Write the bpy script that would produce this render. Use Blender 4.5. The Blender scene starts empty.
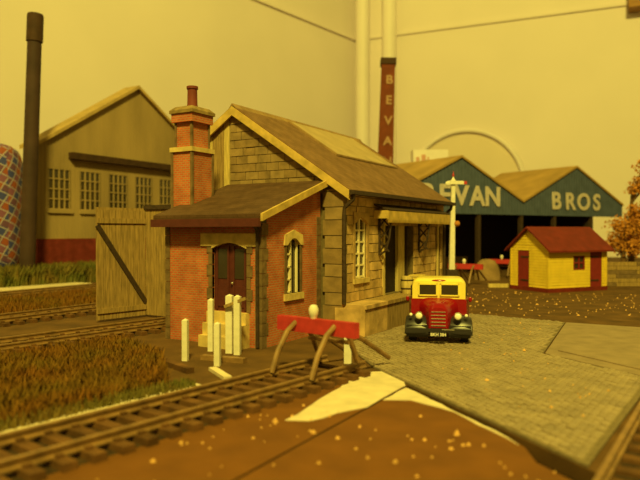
import bpy, math, random
from mathutils import Vector, Matrix
random.seed(7)
R = math.radians
scene = bpy.context.scene
C = scene.collection

# ------------------------------------------------------------------ camera, world, lamp, exposure
cam_data = bpy.data.cameras.new('camera')
cam_data.sensor_width = 36.0
cam_data.lens = 36.0
cam_data.clip_start = 0.1
cam_data.clip_end = 600
cam = bpy.data.objects.new('camera', cam_data)
C.objects.link(cam)
cam.location = (0, 0, 4.0)
cam.rotation_euler = (R(90 - 0.716), 0, R(30))
cam_data.dof.use_dof = True
cam_data.dof.focus_distance = 25.0
cam_data.dof.aperture_fstop = 0.25
scene.camera = cam

world = bpy.data.worlds.new('room_light')
scene.world = world
world.use_nodes = True
bg = world.node_tree.nodes['Background']
bg.inputs[0].default_value = (1.0, 0.74, 0.085, 1)
bg.inputs[1].default_value = 0.22

lamp_data = bpy.data.lights.new('ceiling_bulb', 'AREA')
lamp_data.shape = 'DISK'
lamp_data.size = 14
lamp_data.energy = 204000
lamp_data.color = (1.0, 0.83, 0.13)
lamp = bpy.data.objects.new('ceiling_bulb', lamp_data)
C.objects.link(lamp)
lamp.location = (24, -40, 84)
lamp.rotation_euler = (Vector((-52, 100, 50)) - Vector(lamp.location)).to_track_quat('-Z', 'Y').to_euler()

vs = scene.view_settings
vs.view_transform = 'Standard'
vs.look = 'None'
vs.exposure = 0.0
vs.gamma = 1.0
vs.use_curve_mapping = False

# ------------------------------------------------------------------ helpers
def W(lat, d, z=0.0):
    """room position from sideways offset and distance ahead of the viewpoint"""
    return Vector((-0.5 * d + 0.866 * lat, 0.866 * d + 0.5 * lat, z))

class MB:
    def __init__(s):
        s.v = []; s.f = []
    def add(s, vs_, fs):
        n = len(s.v)
        s.v += [tuple(p) for p in vs_]
        s.f += [tuple(i + n for i in f) for f in fs]
        return s
    def box(s, x0, x1, y0, y1, z0, z1):
        return s.add([(x0,y0,z0),(x1,y0,z0),(x1,y1,z0),(x0,y1,z0),(x0,y0,z1),(x1,y0,z1),(x1,y1,z1),(x0,y1,z1)],
                     [(0,3,2,1),(4,5,6,7),(0,1,5,4),(1,2,6,5),(2,3,7,6),(3,0,4,7)])
    def bar(s, p0, p1, w, h, up=(0,0,1)):
        p0 = Vector(p0); p1 = Vector(p1); d = (p1 - p0).normalized()
        u = Vector(up)
        if abs(d.dot(u)) > 0.98: u = Vector((1,0,0))
        a = d.cross(u).normalized(); b = a.cross(d).normalized()
        a *= w / 2; b *= h / 2
        q = []
        for p in (p0, p1):
            q += [p - a - b, p + a - b, p + a + b, p - a + b]
        return s.add(q, [(0,3,2,1),(4,5,6,7),(0,1,5,4),(1,2,6,5),(2,3,7,6),(3,0,4,7)])
    def prism(s, poly, fn):
        """poly: list of (u,w); fn(u,w,t) -> xyz for t = 0 and 1"""
        n = len(poly)
        s.add([fn(u, w, 0) for u, w in poly] + [fn(u, w, 1) for u, w in poly],
              [tuple(range(n - 1, -1, -1)), tuple(range(n, 2 * n))] +
              [(i, (i + 1) % n, n + (i + 1) % n, n + i) for i in range(n)])
        return s
    def cyl(s, p0, p1, r0, r1=None, n=14):
        r1 = r0 if r1 is None else r1
        return s.tube([p0, p1], [r0, r1], n)
    def tube(s, path, rad, n=10):
        path = [Vector(p) for p in path]
        if not isinstance(rad, (list, tuple)): rad = [rad] * len(path)
        base = len(s.v)
        pa = None
        for i, p in enumerate(path):
            d = (path[min(i + 1, len(path) - 1)] - path[max(i - 1, 0)]).normalized()
            if pa is None:
                u = Vector((0,0,1)) if abs(d.z) < 0.9 else Vector((1,0,0))
                a = d.cross(u).normalized()
            else:
                a = (pa - d * pa.dot(d)).normalized()
            pa = a
            b = d.cross(a)
            for k in range(n):
                t = 2 * math.pi * k / n
                s.v.append(tuple(p + (a * math.cos(t) + b * math.sin(t)) * rad[i]))
        m = len(path)
        for i in range(m - 1):
            for k in range(n):
                k2 = (k + 1) % n
                s.f.append((base + i*n + k, base + i*n + k2, base + (i+1)*n + k2, base + (i+1)*n + k))
        s.f.append(tuple(base + k for k in range(n - 1, -1, -1)))
        s.f.append(tuple(base + (m-1)*n + k for k in range(n)))
        return s
    def lathe(s, prof, cx=0, cy=0, n=16, sx=1, sy=1):
        base = len(s.v)
        for r, z in prof:
            for k in range(n):
                t = 2 * math.pi * k / n
                s.v.append((cx + r * math.cos(t) * sx, cy + r * math.sin(t) * sy, z))
        for i in range(len(prof) - 1):
            for k in range(n):
                k2 = (k + 1) % n
                s.f.append((base + i*n + k, base + i*n + k2, base + (i+1)*n + k2, base + (i+1)*n + k))
        s.f.append(tuple(base + k for k in range(n - 1, -1, -1)))
        s.f.append(tuple(base + (len(prof)-1)*n + k for k in range(n)))
        return s
    def ball(s, c, r, n=12, m=8, sx=1, sy=1, sz=1):
        prof = [(max(1e-4, math.sin(math.pi * i / m)) * r, -math.cos(math.pi * i / m) * r) for i in range(m + 1)]
        b = MB().lathe(prof, 0, 0, n)
        return s.add([(c[0] + x*sx, c[1] + y*sy, c[2] + z*sz) for x, y, z in b.v], b.f)
    def mesh(s, name, mat, smooth=False):
        me = bpy.data.meshes.new(name)
        me.from_pydata(s.v, [], s.f)
        me.validate()
        uv = me.uv_layers.new(name='map')
        vv = me.vertices
        for p in me.polygons:
            n = p.normal
            ax = max(range(3), key=lambda i: abs(n[i]))
            for li in p.loop_indices:
                co = vv[me.loops[li].vertex_index].co
                uv.data[li].uv = ((co.y, co.z), (co.x, co.z), (co.x, co.y))[ax]
        if smooth:
            for p in me.polygons: p.use_smooth = True
            me.set_sharp_from_angle(angle=R(38))
        if mat: me.materials.append(mat)
        return me
    def build(s, name, mat, parent=None, smooth=False, **kw):
        return put(name, s.mesh(name, mat, smooth), parent, **kw)

def put(name, me, parent=None, label=None, cat=None, group=None, kind=None, loc=None, rot=None):
    o = bpy.data.objects.new(name, me)
    C.objects.link(o)
    if parent: o.parent = parent
    if loc is not None: o.location = loc
    if rot is not None: o.rotation_euler = rot
    if label: o['label'] = label
    if cat: o['category'] = cat
    if group: o['group'] = group
    if kind: o['kind'] = kind
    return o

def thing(name, label, cat, loc=(0,0,0), rz=0.0, group=None, kind=None):
    return put(name, None, None, label, cat, group, kind, loc, (0, 0, rz))

def copy_tree(o, parent=None):
    c = o.copy(); C.objects.link(c)
    if parent: c.parent = parent
    for ch in list(o.children): copy_tree(ch, c)
    return c

def clip(poly, a, b, c):
    """keep the part of a convex polygon where a*u + b*w <= c"""
    out = []
    for i in range(len(poly)):
        p, q = poly[i], poly[(i + 1) % len(poly)]
        dp, dq = a*p[0] + b*p[1] - c, a*q[0] + b*q[1] - c
        if dp <= 0: out.append(p)
        if (dp < 0 < dq) or (dq < 0 < dp):
            t = dp / (dp - dq)
            out.append((p[0] + (q[0]-p[0])*t, p[1] + (q[1]-p[1])*t))
    return out

def area(poly):
    return 0.5 * abs(sum(poly[i][0]*poly[(i+1) % len(poly)][1] - poly[(i+1) % len(poly)][0]*poly[i][1] for i in range(len(poly)))) if len(poly) > 2 else 0

def inside(x, y, poly):
    r = False
    for i in range(len(poly)):
        x1, y1 = poly[i]; x2, y2 = poly[i - 1]
        if (y1 > y) != (y2 > y) and x < (x2 - x1) * (y - y1) / (y2 - y1) + x1: r = not r
    return r

def grid_holes(u0, u1, w0, w1, holes):
    """rectangles that cover u0..u1 x w0..w1 without the holes"""
    us = sorted({u0, u1} | {h[0] for h in holes} | {h[1] for h in holes})
    out = []
    for a, b in zip(us[:-1], us[1:]):
        hs = sorted([h for h in holes if h[0] < (a+b)/2 < h[1]], key=lambda h: h[2])
        w = w0
        for h in hs:
            if h[2] > w: out.append((a, b, w, h[2]))
            w = h[3]
        if w < w1: out.append((a, b, w, w1))
    return out

def text_mesh(ch, size, depth, mat):
    cu = bpy.data.curves.new('lettering', 'FONT')
    cu.body = ch; cu.size = size; cu.extrude = depth; cu.offset = size * 0.03
    cu.align_x = 'CENTER'
    o = bpy.data.objects.new('lettering', cu)
    C.objects.link(o)
    dg = bpy.context.evaluated_depsgraph_get()
    me = bpy.data.meshes.new_from_object(o.evaluated_get(dg))
    bpy.data.objects.remove(o)
    me.materials.clear(); me.materials.append(mat)
    return me

# ------------------------------------------------------------------ materials
def mat(name, col, rough=0.8, var=0.12, scale=6.0, bump=0.0, col2=None, metal=0.0, spec=0.3, stretch=(1,1,1), detail=4.0, contrast=(0.3, 0.7), world_space=False):
    m = bpy.data.materials.new(name); m.use_nodes = True
    nt = m.node_tree; N = nt.nodes; L = nt.links
    p = N['Principled BSDF']
    p.inputs['Roughness'].default_value = rough
    p.inputs['Metallic'].default_value = metal
    p.inputs['Specular IOR Level'].default_value = spec
    tc = N.new('ShaderNodeTexCoord'); mp = N.new('ShaderNodeMapping')
    mp.inputs['Scale'].default_value = stretch
    L.new(N.new('ShaderNodeNewGeometry').outputs['Position'] if world_space else tc.outputs['Object'], mp.inputs[0])
    nz = N.new('ShaderNodeTexNoise')
    nz.inputs['Scale'].default_value = scale; nz.inputs['Detail'].default_value = detail
    L.new(mp.outputs[0], nz.inputs[0])
    rp = N.new('ShaderNodeValToRGB')
    a = col if col2 is None else col
    b = col2 if col2 is not None else tuple(c * (1 - 2*var) for c in col)
    if col2 is None: a = tuple(min(1, c * (1 + var)) for c in col)
    rp.color_ramp.elements[0].position = contrast[0]; rp.color_ramp.elements[1].position = contrast[1]
    rp.color_ramp.elements[0].color = (*b, 1); rp.color_ramp.elements[1].color = (*a, 1)
    L.new(nz.outputs[0], rp.inputs[0])
    L.new(rp.outputs[0], p.inputs['Base Color'])
    if bump:
        bp = N.new('ShaderNodeBump'); bp.inputs['Strength'].default_value = bump; bp.inputs['Distance'].default_value = 0.08
        L.new(nz.outputs[0], bp.inputs['Height']); L.new(bp.outputs[0], p.inputs['Normal'])
    return m

def brick_mat(name, c1, c2, mortar, bw, bh, rough=0.85, gap=0.012, bump=0.5):
    m = bpy.data.materials.new(name); m.use_nodes = True
    nt = m.node_tree; N = nt.nodes; L = nt.links
    p = N['Principled BSDF']; p.inputs['Roughness'].default_value = rough; p.inputs['Specular IOR Level'].default_value = 0.2
    tc = N.new('ShaderNodeTexCoord')
    br = N.new('ShaderNodeTexBrick')
    br.inputs['Color1'].default_value = (*c1, 1); br.inputs['Color2'].default_value = (*c2, 1); br.inputs['Mortar'].default_value = (*mortar, 1)
    br.inputs['Scale'].default_value = 1.0
    br.inputs['Brick Width'].default_value = bw; br.inputs['Row Height'].default_value = bh
    br.inputs['Mortar Size'].default_value = gap; br.inputs['Mortar Smooth'].default_value = 0.1
    L.new(tc.outputs['UV'], br.inputs['Vector'])
    nz = N.new('ShaderNodeTexNoise'); nz.inputs['Scale'].default_value = 1.6; nz.inputs['Detail'].default_value = 5
    L.new(tc.outputs['Object'], nz.inputs[0])
    mx = N.new('ShaderNodeMix'); mx.data_type = 'RGBA'; mx.blend_type = 'MULTIPLY'
    rp = N.new('ShaderNodeValToRGB'); rp.color_ramp.elements[0].position = 0.3; rp.color_ramp.elements[1].position = 0.65
    rp.color_ramp.elements[0].color = (0.6, 0.55, 0.5, 1)
    L.new(nz.outputs[0], rp.inputs[0])
    mx.inputs[0].default_value = 0.8
    L.new(br.outputs[0], mx.inputs[6]); L.new(rp.outputs[0], mx.inputs[7])
    L.new(mx.outputs[2], p.inputs['Base Color'])
    bp = N.new('ShaderNodeBump'); bp.inputs['Strength'].default_value = bump; bp.inputs['Distance'].default_value = 0.03; bp.invert = True
    L.new(br.outputs['Fac'], bp.inputs['Height']); L.new(bp.outputs[0], p.inputs['Normal'])
    return m

M = {}
M['paint_wall'] = mat('cream_wall_paint', (0.80, 0.71, 0.74), 0.6, 0.03, 0.06, 0.0)
M['arch_panel'] = mat('deeper_cream_paint', (0.77, 0.65, 0.56), 0.6, 0.03, 0.1)
M['pipe'] = mat('cream_pipe_paint', (0.83, 0.75, 0.80), 0.5, 0.02, 0.2)
M['earth'] = mat('brown_scenic_earth', (0.125, 0.062, 0.018), 0.95, 0.2, 0.9, 0.3, detail=8)
M['board'] = mat('brown_painted_board', (0.175, 0.066, 0.009), 0.9, 0.10, 1.2, 0.2, detail=8)
M['base'] = mat('dark_board_gap', (0.03, 0.02, 0.012), 0.95)
M['cream_ground'] = mat('cream_plaster_ground', (0.72, 0.60, 0.44), 0.85, 0.08, 2.0, 0.3)
M['mud'] = mat('dark_brown_ballast', (0.055, 0.03, 0.012), 0.95, 0.3, 5, 0.6)
M['sett'] = mat('grey_stone_setts', (0.33, 0.25, 0.165), 0.42, 0.14, 1.6, 0.3, spec=0.55, world_space=True)
M['sett_joint'] = mat('sett_mortar', (0.2, 0.15, 0.09), 0.9)
M['apron'] = mat('brown_grey_concrete', (0.30, 0.22, 0.15), 0.85, 0.1, 1.5, 0.2)
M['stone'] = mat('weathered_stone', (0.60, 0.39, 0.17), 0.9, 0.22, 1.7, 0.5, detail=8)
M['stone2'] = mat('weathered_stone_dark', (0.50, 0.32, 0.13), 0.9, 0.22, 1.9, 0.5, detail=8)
M['gable_stone'] = mat('shaded_gable_stone', (0.31, 0.205, 0.095), 0.9, 0.18, 1.7, 0.5, detail=8)  # same stone as the yard wall, darkened to paint dimmer light onto the gable
M['gable_stone_dark'] = mat('shaded_gable_stone_dark', (0.265, 0.17, 0.075), 0.9, 0.18, 1.9, 0.5, detail=8)  # darker block variant with the same painted shade
M['pot'] = mat('dark_red_pot', (0.17, 0.035, 0.022), 0.7, 0.1, 3)
M['mortar'] = mat('dark_mortar', (0.17, 0.12, 0.055), 0.95)
M['brick'] = brick_mat('orange_red_brick', (0.60, 0.155, 0.062), (0.50, 0.105, 0.05), (0.42, 0.28, 0.15), 0.2, 0.085)
M['red_brick'] = brick_mat('dull_red_brick', (0.24, 0.033, 0.03), (0.2, 0.027, 0.025), (0.16, 0.04, 0.03), 0.5, 0.2)
M['quoin'] = mat('grey_brown_quoin', (0.19, 0.12, 0.06), 0.9, 0.2, 3, 0.4)
M['cream_stone'] = mat('cream_dressed_stone', (0.64, 0.47, 0.19), 0.85, 0.14, 3, 0.2)
M['cap_stone'] = mat('mossy_cap_stone', (0.30, 0.20, 0.08), 0.9, 0.25, 3, 0.4)
M['slate'] = brick_mat('brown_slates', (0.25, 0.138, 0.065), (0.21, 0.115, 0.055), (0.14, 0.08, 0.04), 0.36, 0.30, 0.75, 0.012, 0.3)
M['office_slate'] = brick_mat('dark_brown_slates', (0.12, 0.064, 0.036), (0.10, 0.053, 0.03), (0.07, 0.038, 0.02), 0.36, 0.30, 0.75, 0.012, 0.3)
M['ridge'] = mat('ridge_tile', (0.32, 0.20, 0.09), 0.8, 0.15, 2)
M['yellow_board'] = mat('ochre_bargeboard', (0.60, 0.41, 0.12), 0.7, 0.15, 2.5, 0.1)
M['skylight'] = mat('grubby_skylight_sheet', (0.43, 0.31, 0.15), 0.5, 0.1, 1.3)
M['brown_wood'] = mat('weathered_door_timber', (0.34, 0.22, 0.085), 0.85, 0.2, 3, 0.2, stretch=(4, 4, 0.5))
M['pale_wood'] = mat('pale_timber', (0.60, 0.45, 0.17), 0.85, 0.15, 3, 0.1, stretch=(4, 4, 0.5))
M['dark_iron'] = mat('dark_brown_iron', (0.055, 0.033, 0.022), 0.6, 0.2, 8)
M['maroon'] = mat('maroon_door_paint', (0.10, 0.024, 0.022), 0.5, 0.1, 5)
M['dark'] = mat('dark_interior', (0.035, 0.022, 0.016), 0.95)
M['glass'] = mat('dark_window_glass', (0.045, 0.035, 0.026), 0.12, 0.05, 2, spec=0.6)
M['window_frame'] = mat('cream_window_paint', (0.80, 0.68, 0.45), 0.6, 0.05, 4)
M['white'] = mat('white_paint', (0.80, 0.74, 0.66), 0.55, 0.06, 5)
M['rail'] = mat('rusty_rail', (0.27, 0.15, 0.058), 0.5, 0.2, 3, 0.1, spec=0.5)
M['sleeper'] = mat('brown_sleeper', (0.15, 0.068, 0.022), 0.9, 0.25, 2, 0.4, world_space=True)
M['red'] = mat('red_beam_paint', (0.50, 0.04, 0.045), 0.55, 0.1, 4)
M['cladding'] = mat('grey_tan_cladding', (0.35, 0.245, 0.12), 0.85, 0.12, 0.35, 0.1, stretch=(1, 1, 0.35))
M['grey_stack'] = mat('grey_brown_stack', (0.06, 0.032, 0.026), 0.75, 0.15, 0.8)
M['stack_cap'] = mat('dark_brown_stack_cap', (0.055, 0.026, 0.014), 0.8, 0.15, 2)
M['barn_roof'] = mat('pale_barn_roof', (0.46, 0.32, 0.13), 0.85, 0.1, 1)
M['teal'] = mat('teal_corrugated_paint', (0.085, 0.11, 0.20), 0.7, 0.1, 1.2)
M['factory_roof'] = mat('tan_factory_roof', (0.40, 0.25, 0.085), 0.85, 0.12, 0.5, 0.1, detail=7)
M['letter'] = mat('cream_lettering', (0.60, 0.52, 0.52), 0.7, 0.08, 3)
M['chimney_brown'] = mat('brown_chimney', (0.17, 0.038, 0.013), 0.8, 0.12, 1.5)
M['hut_yellow'] = mat('yellow_hut_boards', (0.76, 0.54, 0.05), 0.7, 0.06, 1.5)
M['hut_red'] = mat('red_hut_roof', (0.165, 0.018, 0.012), 0.7, 0.12, 2, 0.1)
M['hut_door'] = mat('maroon_hut_door', (0.22, 0.022, 0.022), 0.6, 0.08, 3)
M['bus_red'] = mat('bus_red', (0.28, 0.004, 0.010), 0.25, 0.02, 2, spec=0.6)
M['bus_cream'] = mat('bus_cream', (0.90, 0.72, 0.14), 0.3, 0.02, 2, spec=0.6)
M['bus_black'] = mat('bus_black', (0.03, 0.026, 0.03), 0.35, 0.05, 3, spec=0.5)
M['chrome'] = mat('chrome', (0.85, 0.85, 0.82), 0.15, 0.02, 3, metal=0.9)
M['lens'] = mat('headlamp_glass', (0.95, 0.92, 0.82), 0.1, 0.02, 3, spec=0.8)
M['rubber'] = mat('tyre', (0.03, 0.025, 0.02), 0.9)
M['grass'] = mat('tan_green_grass', (0.22, 0.08, 0.006), 0.9, col2=(0.15, 0.09, 0.01), scale=0.8)
M['green'] = mat('dark_green_scrub', (0.10, 0.115, 0.022), 0.9, col2=(0.20, 0.13, 0.03), scale=0.9)
M['leaf'] = mat('orange_autumn_leaf', (0.62, 0.27, 0.04), 0.8, col2=(0.34, 0.12, 0.02), scale=1.4)
M['bark'] = mat('tree_bark', (0.14, 0.075, 0.03), 0.9, 0.2, 4)
M['chip'] = mat('tan_gravel_chip', (0.78, 0.44, 0.15), 0.8, 0.2, 1.5)
M['faded_letter'] = mat('faded_lettering', (0.42, 0.25, 0.16), 0.7, 0.1, 3)
M['card'] = mat('white_card', (0.82,0.74,0.80), 0.7, 0.03, 1)
M['print_red'] = mat('pink_red_print', (0.62, 0.32, 0.28), 0.7, 0.03, 1)
M['shelf'] = mat('brown_shelf_wood', (0.36, 0.18, 0.05), 0.6, 0.15, 0.4, stretch=(1, 1, 5))
M['tarp'] = mat('tan_tarpaulin', (0.30, 0.19, 0.09), 0.9, 0.15, 1.5, 0.4)
M['drum'] = mat('yellow_drum_paint', (0.72, 0.52, 0.12), 0.6, 0.12, 3)

def plaid():
    m = bpy.data.materials.new('plaid_woven_cloth'); m.use_nodes = True
    nt = m.node_tree; N = nt.nodes; L = nt.links
    p = N['Principled BSDF']; p.inputs['Roughness'].default_value = 0.85
    tc = N.new('ShaderNodeTexCoord'); sp = N.new('ShaderNodeSeparateXYZ')
    mp = N.new('ShaderNodeMapping'); mp.inputs['Rotation'].default_value = (0, 0, R(28))
    L.new(tc.outputs['UV'], mp.inputs[0]); L.new(mp.outputs[0], sp.inputs[0])
    def stripe(out, freq, lo):
        a = N.new('ShaderNodeMath'); a.operation = 'MULTIPLY'; a.inputs[1].default_value = freq; L.new(out, a.inputs[0])
        b = N.new('ShaderNodeMath'); b.operation = 'FRACT'; L.new(a.outputs[0], b.inputs[0])
        c = N.new('ShaderNodeMath'); c.operation = 'GREATER_THAN'; c.inputs[1].default_value = lo; L.new(b.outputs[0], c.inputs[0])
        return c.outputs[0]
    def mix(fac, a, b):
        x = N.new('ShaderNodeMix'); x.data_type = 'RGBA'
        L.new(fac, x.inputs[0])
        for i, v in ((6, a), (7, b)):
            if isinstance(v, tuple): x.inputs[i].default_value = (*v, 1)
            else: L.new(v, x.inputs[i])
        return x.outputs[2]
    c = mix(stripe(sp.outputs[0], 0.7, 0.55), (0.04, 0.045, 0.2), (0.34, 0.08, 0.03))
    c2 = mix(stripe(sp.outputs[1], 0.7, 0.55), (0.04, 0.05, 0.25), (0.2, 0.05, 0.03))
    x = N.new('ShaderNodeMix'); x.data_type = 'RGBA'; x.inputs[0].default_value = 0.5
    L.new(c, x.inputs[6]); L.new(c2, x.inputs[7])
    c = mix(stripe(sp.outputs[0], 1.4, 0.88), x.outputs[2], (0.36, 0.31, 0.36))
    c = mix(stripe(sp.outputs[1], 1.4, 0.88), c, (0.36, 0.31, 0.36))
    L.new(c, p.inputs['Base Color'])
    return m
M['plaid'] = plaid()

# ------------------------------------------------------------------ the room
corner = W(6.56, 120)
dl = (W(-0.618, -0.786) - W(0, 0)).normalized()
dr = (W(0.912, -0.411) - W(0, 0)).normalized()
def wall_frame(d):      # a rotated frame with x along the wall, y towards the room
    n = Vector((-d.y, d.x, 0))
    if n.dot(-corner) < 0: n = -n
    return n
nl, nr = wall_frame(dl), wall_frame(dr)
def wall_slab(name, d, n, length):
    b = MB(); q = []
    for z in (-0.4, 95):
        for s, t in ((-3, 0), (length, 0), (length, -3), (-3, -3)):
            q.append(corner + d * s + n * t + Vector((0, 0, z)))
    b.add(q, [(0,1,2,3),(7,6,5,4),(0,4,5,1),(1,5,6,2),(2,6,7,3),(3,7,4,0)])
    return b.build(name, M['paint_wall'], kind='structure')
wall_slab('wall_left', dl, nl, 190)
wall_slab('wall_right', dr, nr, 170)
for nm, d, n, ln in (('trim_1', dl, nl, 188), ('trim_2', dr, nr, 168)):
    b = MB()
    for (off, z0, z1) in ((0.4, 39.6, 40.1),):
        q = []
        for z in (z0, z1):
            for s, t in ((0, off), (ln, off), (ln, 0), (0, 0)):
                q.append(corner + d * s + n * t + Vector((0, 0, z)))
        b.add(q, [(0,1,2,3),(7,6,5,4),(0,4,5,1),(1,5,6,2),(2,6,7,3),(3,7,4,0)])
    b.build(nm, M['paint_wall'], kind='structure')

# layout ground: one board left of and behind the joint, one board in front of the dark gap
base = MB().box(-130, 130, -30, 150, -0.8, -0.32)
base.build('layout_base', M['base'], kind='structure')
gdir = Vector((0.774, -0.634)); gnor = Vector((0.634, 0.774))
P0 = Vector((-6.3, 15.4))
def gp(s, off): p = P0 + gdir * s + gnor * off; return (p.x, p.y)
def slab(poly, z0, z1): return MB().prism(poly, lambda u, w, t: (u, w, z1 if t else z0))
main = [(-130, -30), (-6.34, -30), (-6.34, P0.y + 0.16), gp(0.1, 0.1), gp(18.4, 0.1), (gp(18.4, 0.1)[0], -30), (130, -30), (130, 150), (-130, 150)]
slab(main, -0.3, 0.0).build('floor', M['earth'], kind='structure')
front = [(-6.29, -30), (gp(18.3, 0)[0], -30), gp(18.3, -0.6), gp(5.6, -0.5), gp(4.9, -0.18), gp(4.2, -0.1), gp(0.08, -0.04), (-6.29, P0.y - 0.02)]
slab(front, -0.3, 0.0).build('trackside_board', M['board'], kind='structure')
# same painted finish on the strip between the near track and the joint
slab([(-12.6, 1), (-6.34, 1), (-6.34, 15.3), (-7.6, 15.6), (-9.6, 13.8), (-10.9, 9.0)], 0.0, 0.012).build('trackside_strip', M['board'], kind='structure')

def wobble(poly, amp, step=0.5, seed=1):
    rnd = random.Random(seed); out = []
    for i in range(len(poly)):
        a = Vector(poly[i]); b = Vector(poly[(i + 1) % len(poly)])
        n = max(1, int((b - a).length / step))
        for k in range(n):
            p = a.lerp(b, k / n)
            out.append((p.x + rnd.uniform(-amp, amp), p.y + rnd.uniform(-amp, amp)))
    return out
# bare cream plaster showing at the ground's edges
slab(wobble([(-7.35, 11.3), (-6.9, 11.5), (-6.36, 13.1), (-6.36, 15.45), (-7.3, 16.9), (-8.0, 16.2), (-7.75, 14.4)], 0.05, 0.4, 3), 0.012, 0.03).build('plaster_patch', M['cream_ground'], kind='structure')
slab(wobble([(-6.27, 13.9), (-5.7, 14.2), (-4.5, 13.72), (-2.75, 12.2), gp(4.3, -0.14), gp(2.2, -0.1), gp(0.15, -0.09), (-6.27, 15.2)], 0.025, 0.4, 4), 0.0, 0.02).build('plaster_edge', M['cream_ground'], kind='structure')
slab(wobble([(-13.7, 3), (-12.0, 3), (-11.6, 6.5), (-11.05, 10.2), (-10.7, 12.8), (-11.2, 12.9), (-11.75, 10.2), (-12.5, 6.5)], 0.04, 0.5, 5), 0.0, 0.03).build('plaster_verge', M['cream_ground'], kind='structure')
slab(wobble([(-42.6, 18), (-40.3, 18), (-39.2, 29), (-39.4, 33.5), (-42.2, 33)], 0.1, 1, 6), 0.0, 0.12).build('plaster_roadside', M['cream_ground'], kind='structure')

# cobbled road
road_poly = [gp(0.15, 0.12), gp(6.15, 0.12), (-0.82, 19.3), (-4.1, 21.6), (-4.7, 29.6), (-10.5, 30.6), (-10.55, 20.0), (-8.0, 17.0)]
road = thing('cobbled_road', 'pale stone setted yard road under the red and cream bus', 'road', (-6, 20, 0))
road['kind'] = 'structure'
MB().prism([(x + 6, y - 20) for x, y in road_poly], lambda u, w, t: (u, w, 0.05 if t else 0.0)).build('road_bed', M['sett_joint'], road)
setts = []
su, sw = 0.215, 0.155
for i in range(-70, 40):
    for j in range(0, 140):
        u = i * su + (su / 2 if j % 2 else 0); w = 0.25 + j * sw
        p = P0 + gdir * u + gnor * w
        if inside(p.x, p.y, road_poly) and all(inside(p.x + a, p.y + c, road_poly) for a, c in ((0.1, 0), (-0.1, 0), (0, 0.1), (0, -0.1))):
            setts.append((p.x + 6, p.y - 20))
setts.sort(key=lambda p: (p[0] - 6) ** 2 + (p[1] + 20) ** 2)
def sett_mesh(b, cx, cy, rnd):
    a = su / 2 - 0.010 - rnd.random() * 0.010; c = sw / 2 - 0.010 - rnd.random() * 0.008
    h = 0.075 + rnd.random() * 0.02
    q = []
    for (k, z) in ((1.0, 0.05), (1.0, h - 0.02), (0.8, h)):
        for sx, sy in ((-1, -1), (1, -1), (1, 1), (-1, 1)):
            v = gdir * (a * sx * k) + gnor * (c * sy * k)
            q.append((cx + v.x, cy + v.y, z))
    b.add(q, [(0,1,5,4),(1,2,6,5),(2,3,7,6),(3,0,4,7),(4,5,9,8),(5,6,10,9),(6,7,11,10),(7,4,8,11),(8,9,10,11)])
rnd = random.Random(5)
shared = []
for k in range(6):
    b = MB(); sett_mesh(b, 0, 0, rnd); shared.append(b.mesh('sett', M['sett'], True))
for x, y in setts[:300]:
    put('sett', rnd.choice(shared), road, loc=(x, y, rnd.uniform(-0.008, 0.008)))
b = MB()
for x, y in setts[300:]: sett_mesh(b, x, y, rnd)
b.build('far_setts', M['sett'], road, True, kind='stuff')
# brown concrete apron with a grooved square panel
apron = thing('concrete_apron', 'brown concrete apron with a square panel at the road side', 'apron', (-1.5, 25, 0)); apron['kind'] = 'structure'
def ap(poly, z0, z1, name): MB().prism([(x + 1.5, y - 25) for x, y in poly], lambda u, w, t: (u, w, z1 if t else z0)).build(name, M['apron'], apron)
ap([(-0.8, 19.4), (-4.05, 21.7), (-4.65, 29.6), (-0.2, 29.6)], 0, 0.05, 'slab')
ap([(-1.2, 20.4), (-3.75, 22.3), (-4.3, 28.4), (-0.7, 28.4)], 0.05, 0.085, 'panel')

# ------------------------------------------------------------------ railway track
rail_prof = [(-0.085, 0.0), (0.085, 0.0), (0.085, 0.03), (0.025, 0.05), (0.025, 0.12), (0.05, 0.14), (0.05, 0.185), (-0.05, 0.185), (-0.05, 0.14), (-0.025, 0.12), (-0.025, 0.05), (-0.085, 0.03)]
sb = MB().box(-1.15, 1.15, -0.13, 0.13, 0.0, 0.15)
for s in (-1, 1):
    for t in (-1, 1):
        sb.box(s*0.68 + t*0.12 - 0.045, s*0.68 + t*0.12 + 0.045, -0.07, 0.07, 0.15, 0.21)
sleeper_me = sb.mesh('sleeper', M['sleeper'])
def track(label, loc, rz, length, spacing=0.55, bed=True):
    t = thing('railway_track', label, 'track', loc, rz, 'railway tracks on the layout')
    if bed:
        MB().prism([(-1.0, 0.0), (1.0, 0.0), (0.95, 0.02), (-0.95, 0.02)], lambda u, w, s: (u, length * s, w)).build('ballast_bed', M['mud'], t)
    for s in (-1, 1):
        MB().prism([(u + s*0.68, w + 0.15) for u, w in rail_prof], lambda u, w, k: (u, length * k, w)).build('rail', M['rail'], t)
    n = int(length / spacing)
    r2 = random.Random(len(label))
    for i in range(n):
        put('sleeper', sleeper_me, t, loc=(r2.uniform(-0.02, 0.02), (i + 0.5) * spacing, 0.0), rot=(0, 0, r2.uniform(-0.02, 0.02)))
    return t
track('foreground track of brown rails and chunky sleepers ending at the red buffer stop', (-10.63, 3.2, 0.012), R(-8.45), 13.4)
track('siding track running into the open doorway of the stone shed', (-21.6, 3, 0), R(-8.6), 19.6, 0.6)
track('track passing along the red brick base of the clad mill', (-36.0, 12, 0), 0, 34.0, 0.65)
track('track between the mill and the stone shed siding', (-26.2, 8, 0), R(-1.0), 30.0, 0.65)
t = thing('railway_track', 'rail set along the edge of the cobbles in the bottom right corner', 'track', (-0.65, 8.0, 0.0), R(-3.4), 'railway tracks on the layout')
for s in (-1, 1):
    MB().prism([(u + s*0.68, w + 0.08) for u, w in rail_prof], lambda u, w, k: (u, 34 * k, w)).build('rail', M['rail'], t)
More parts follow.
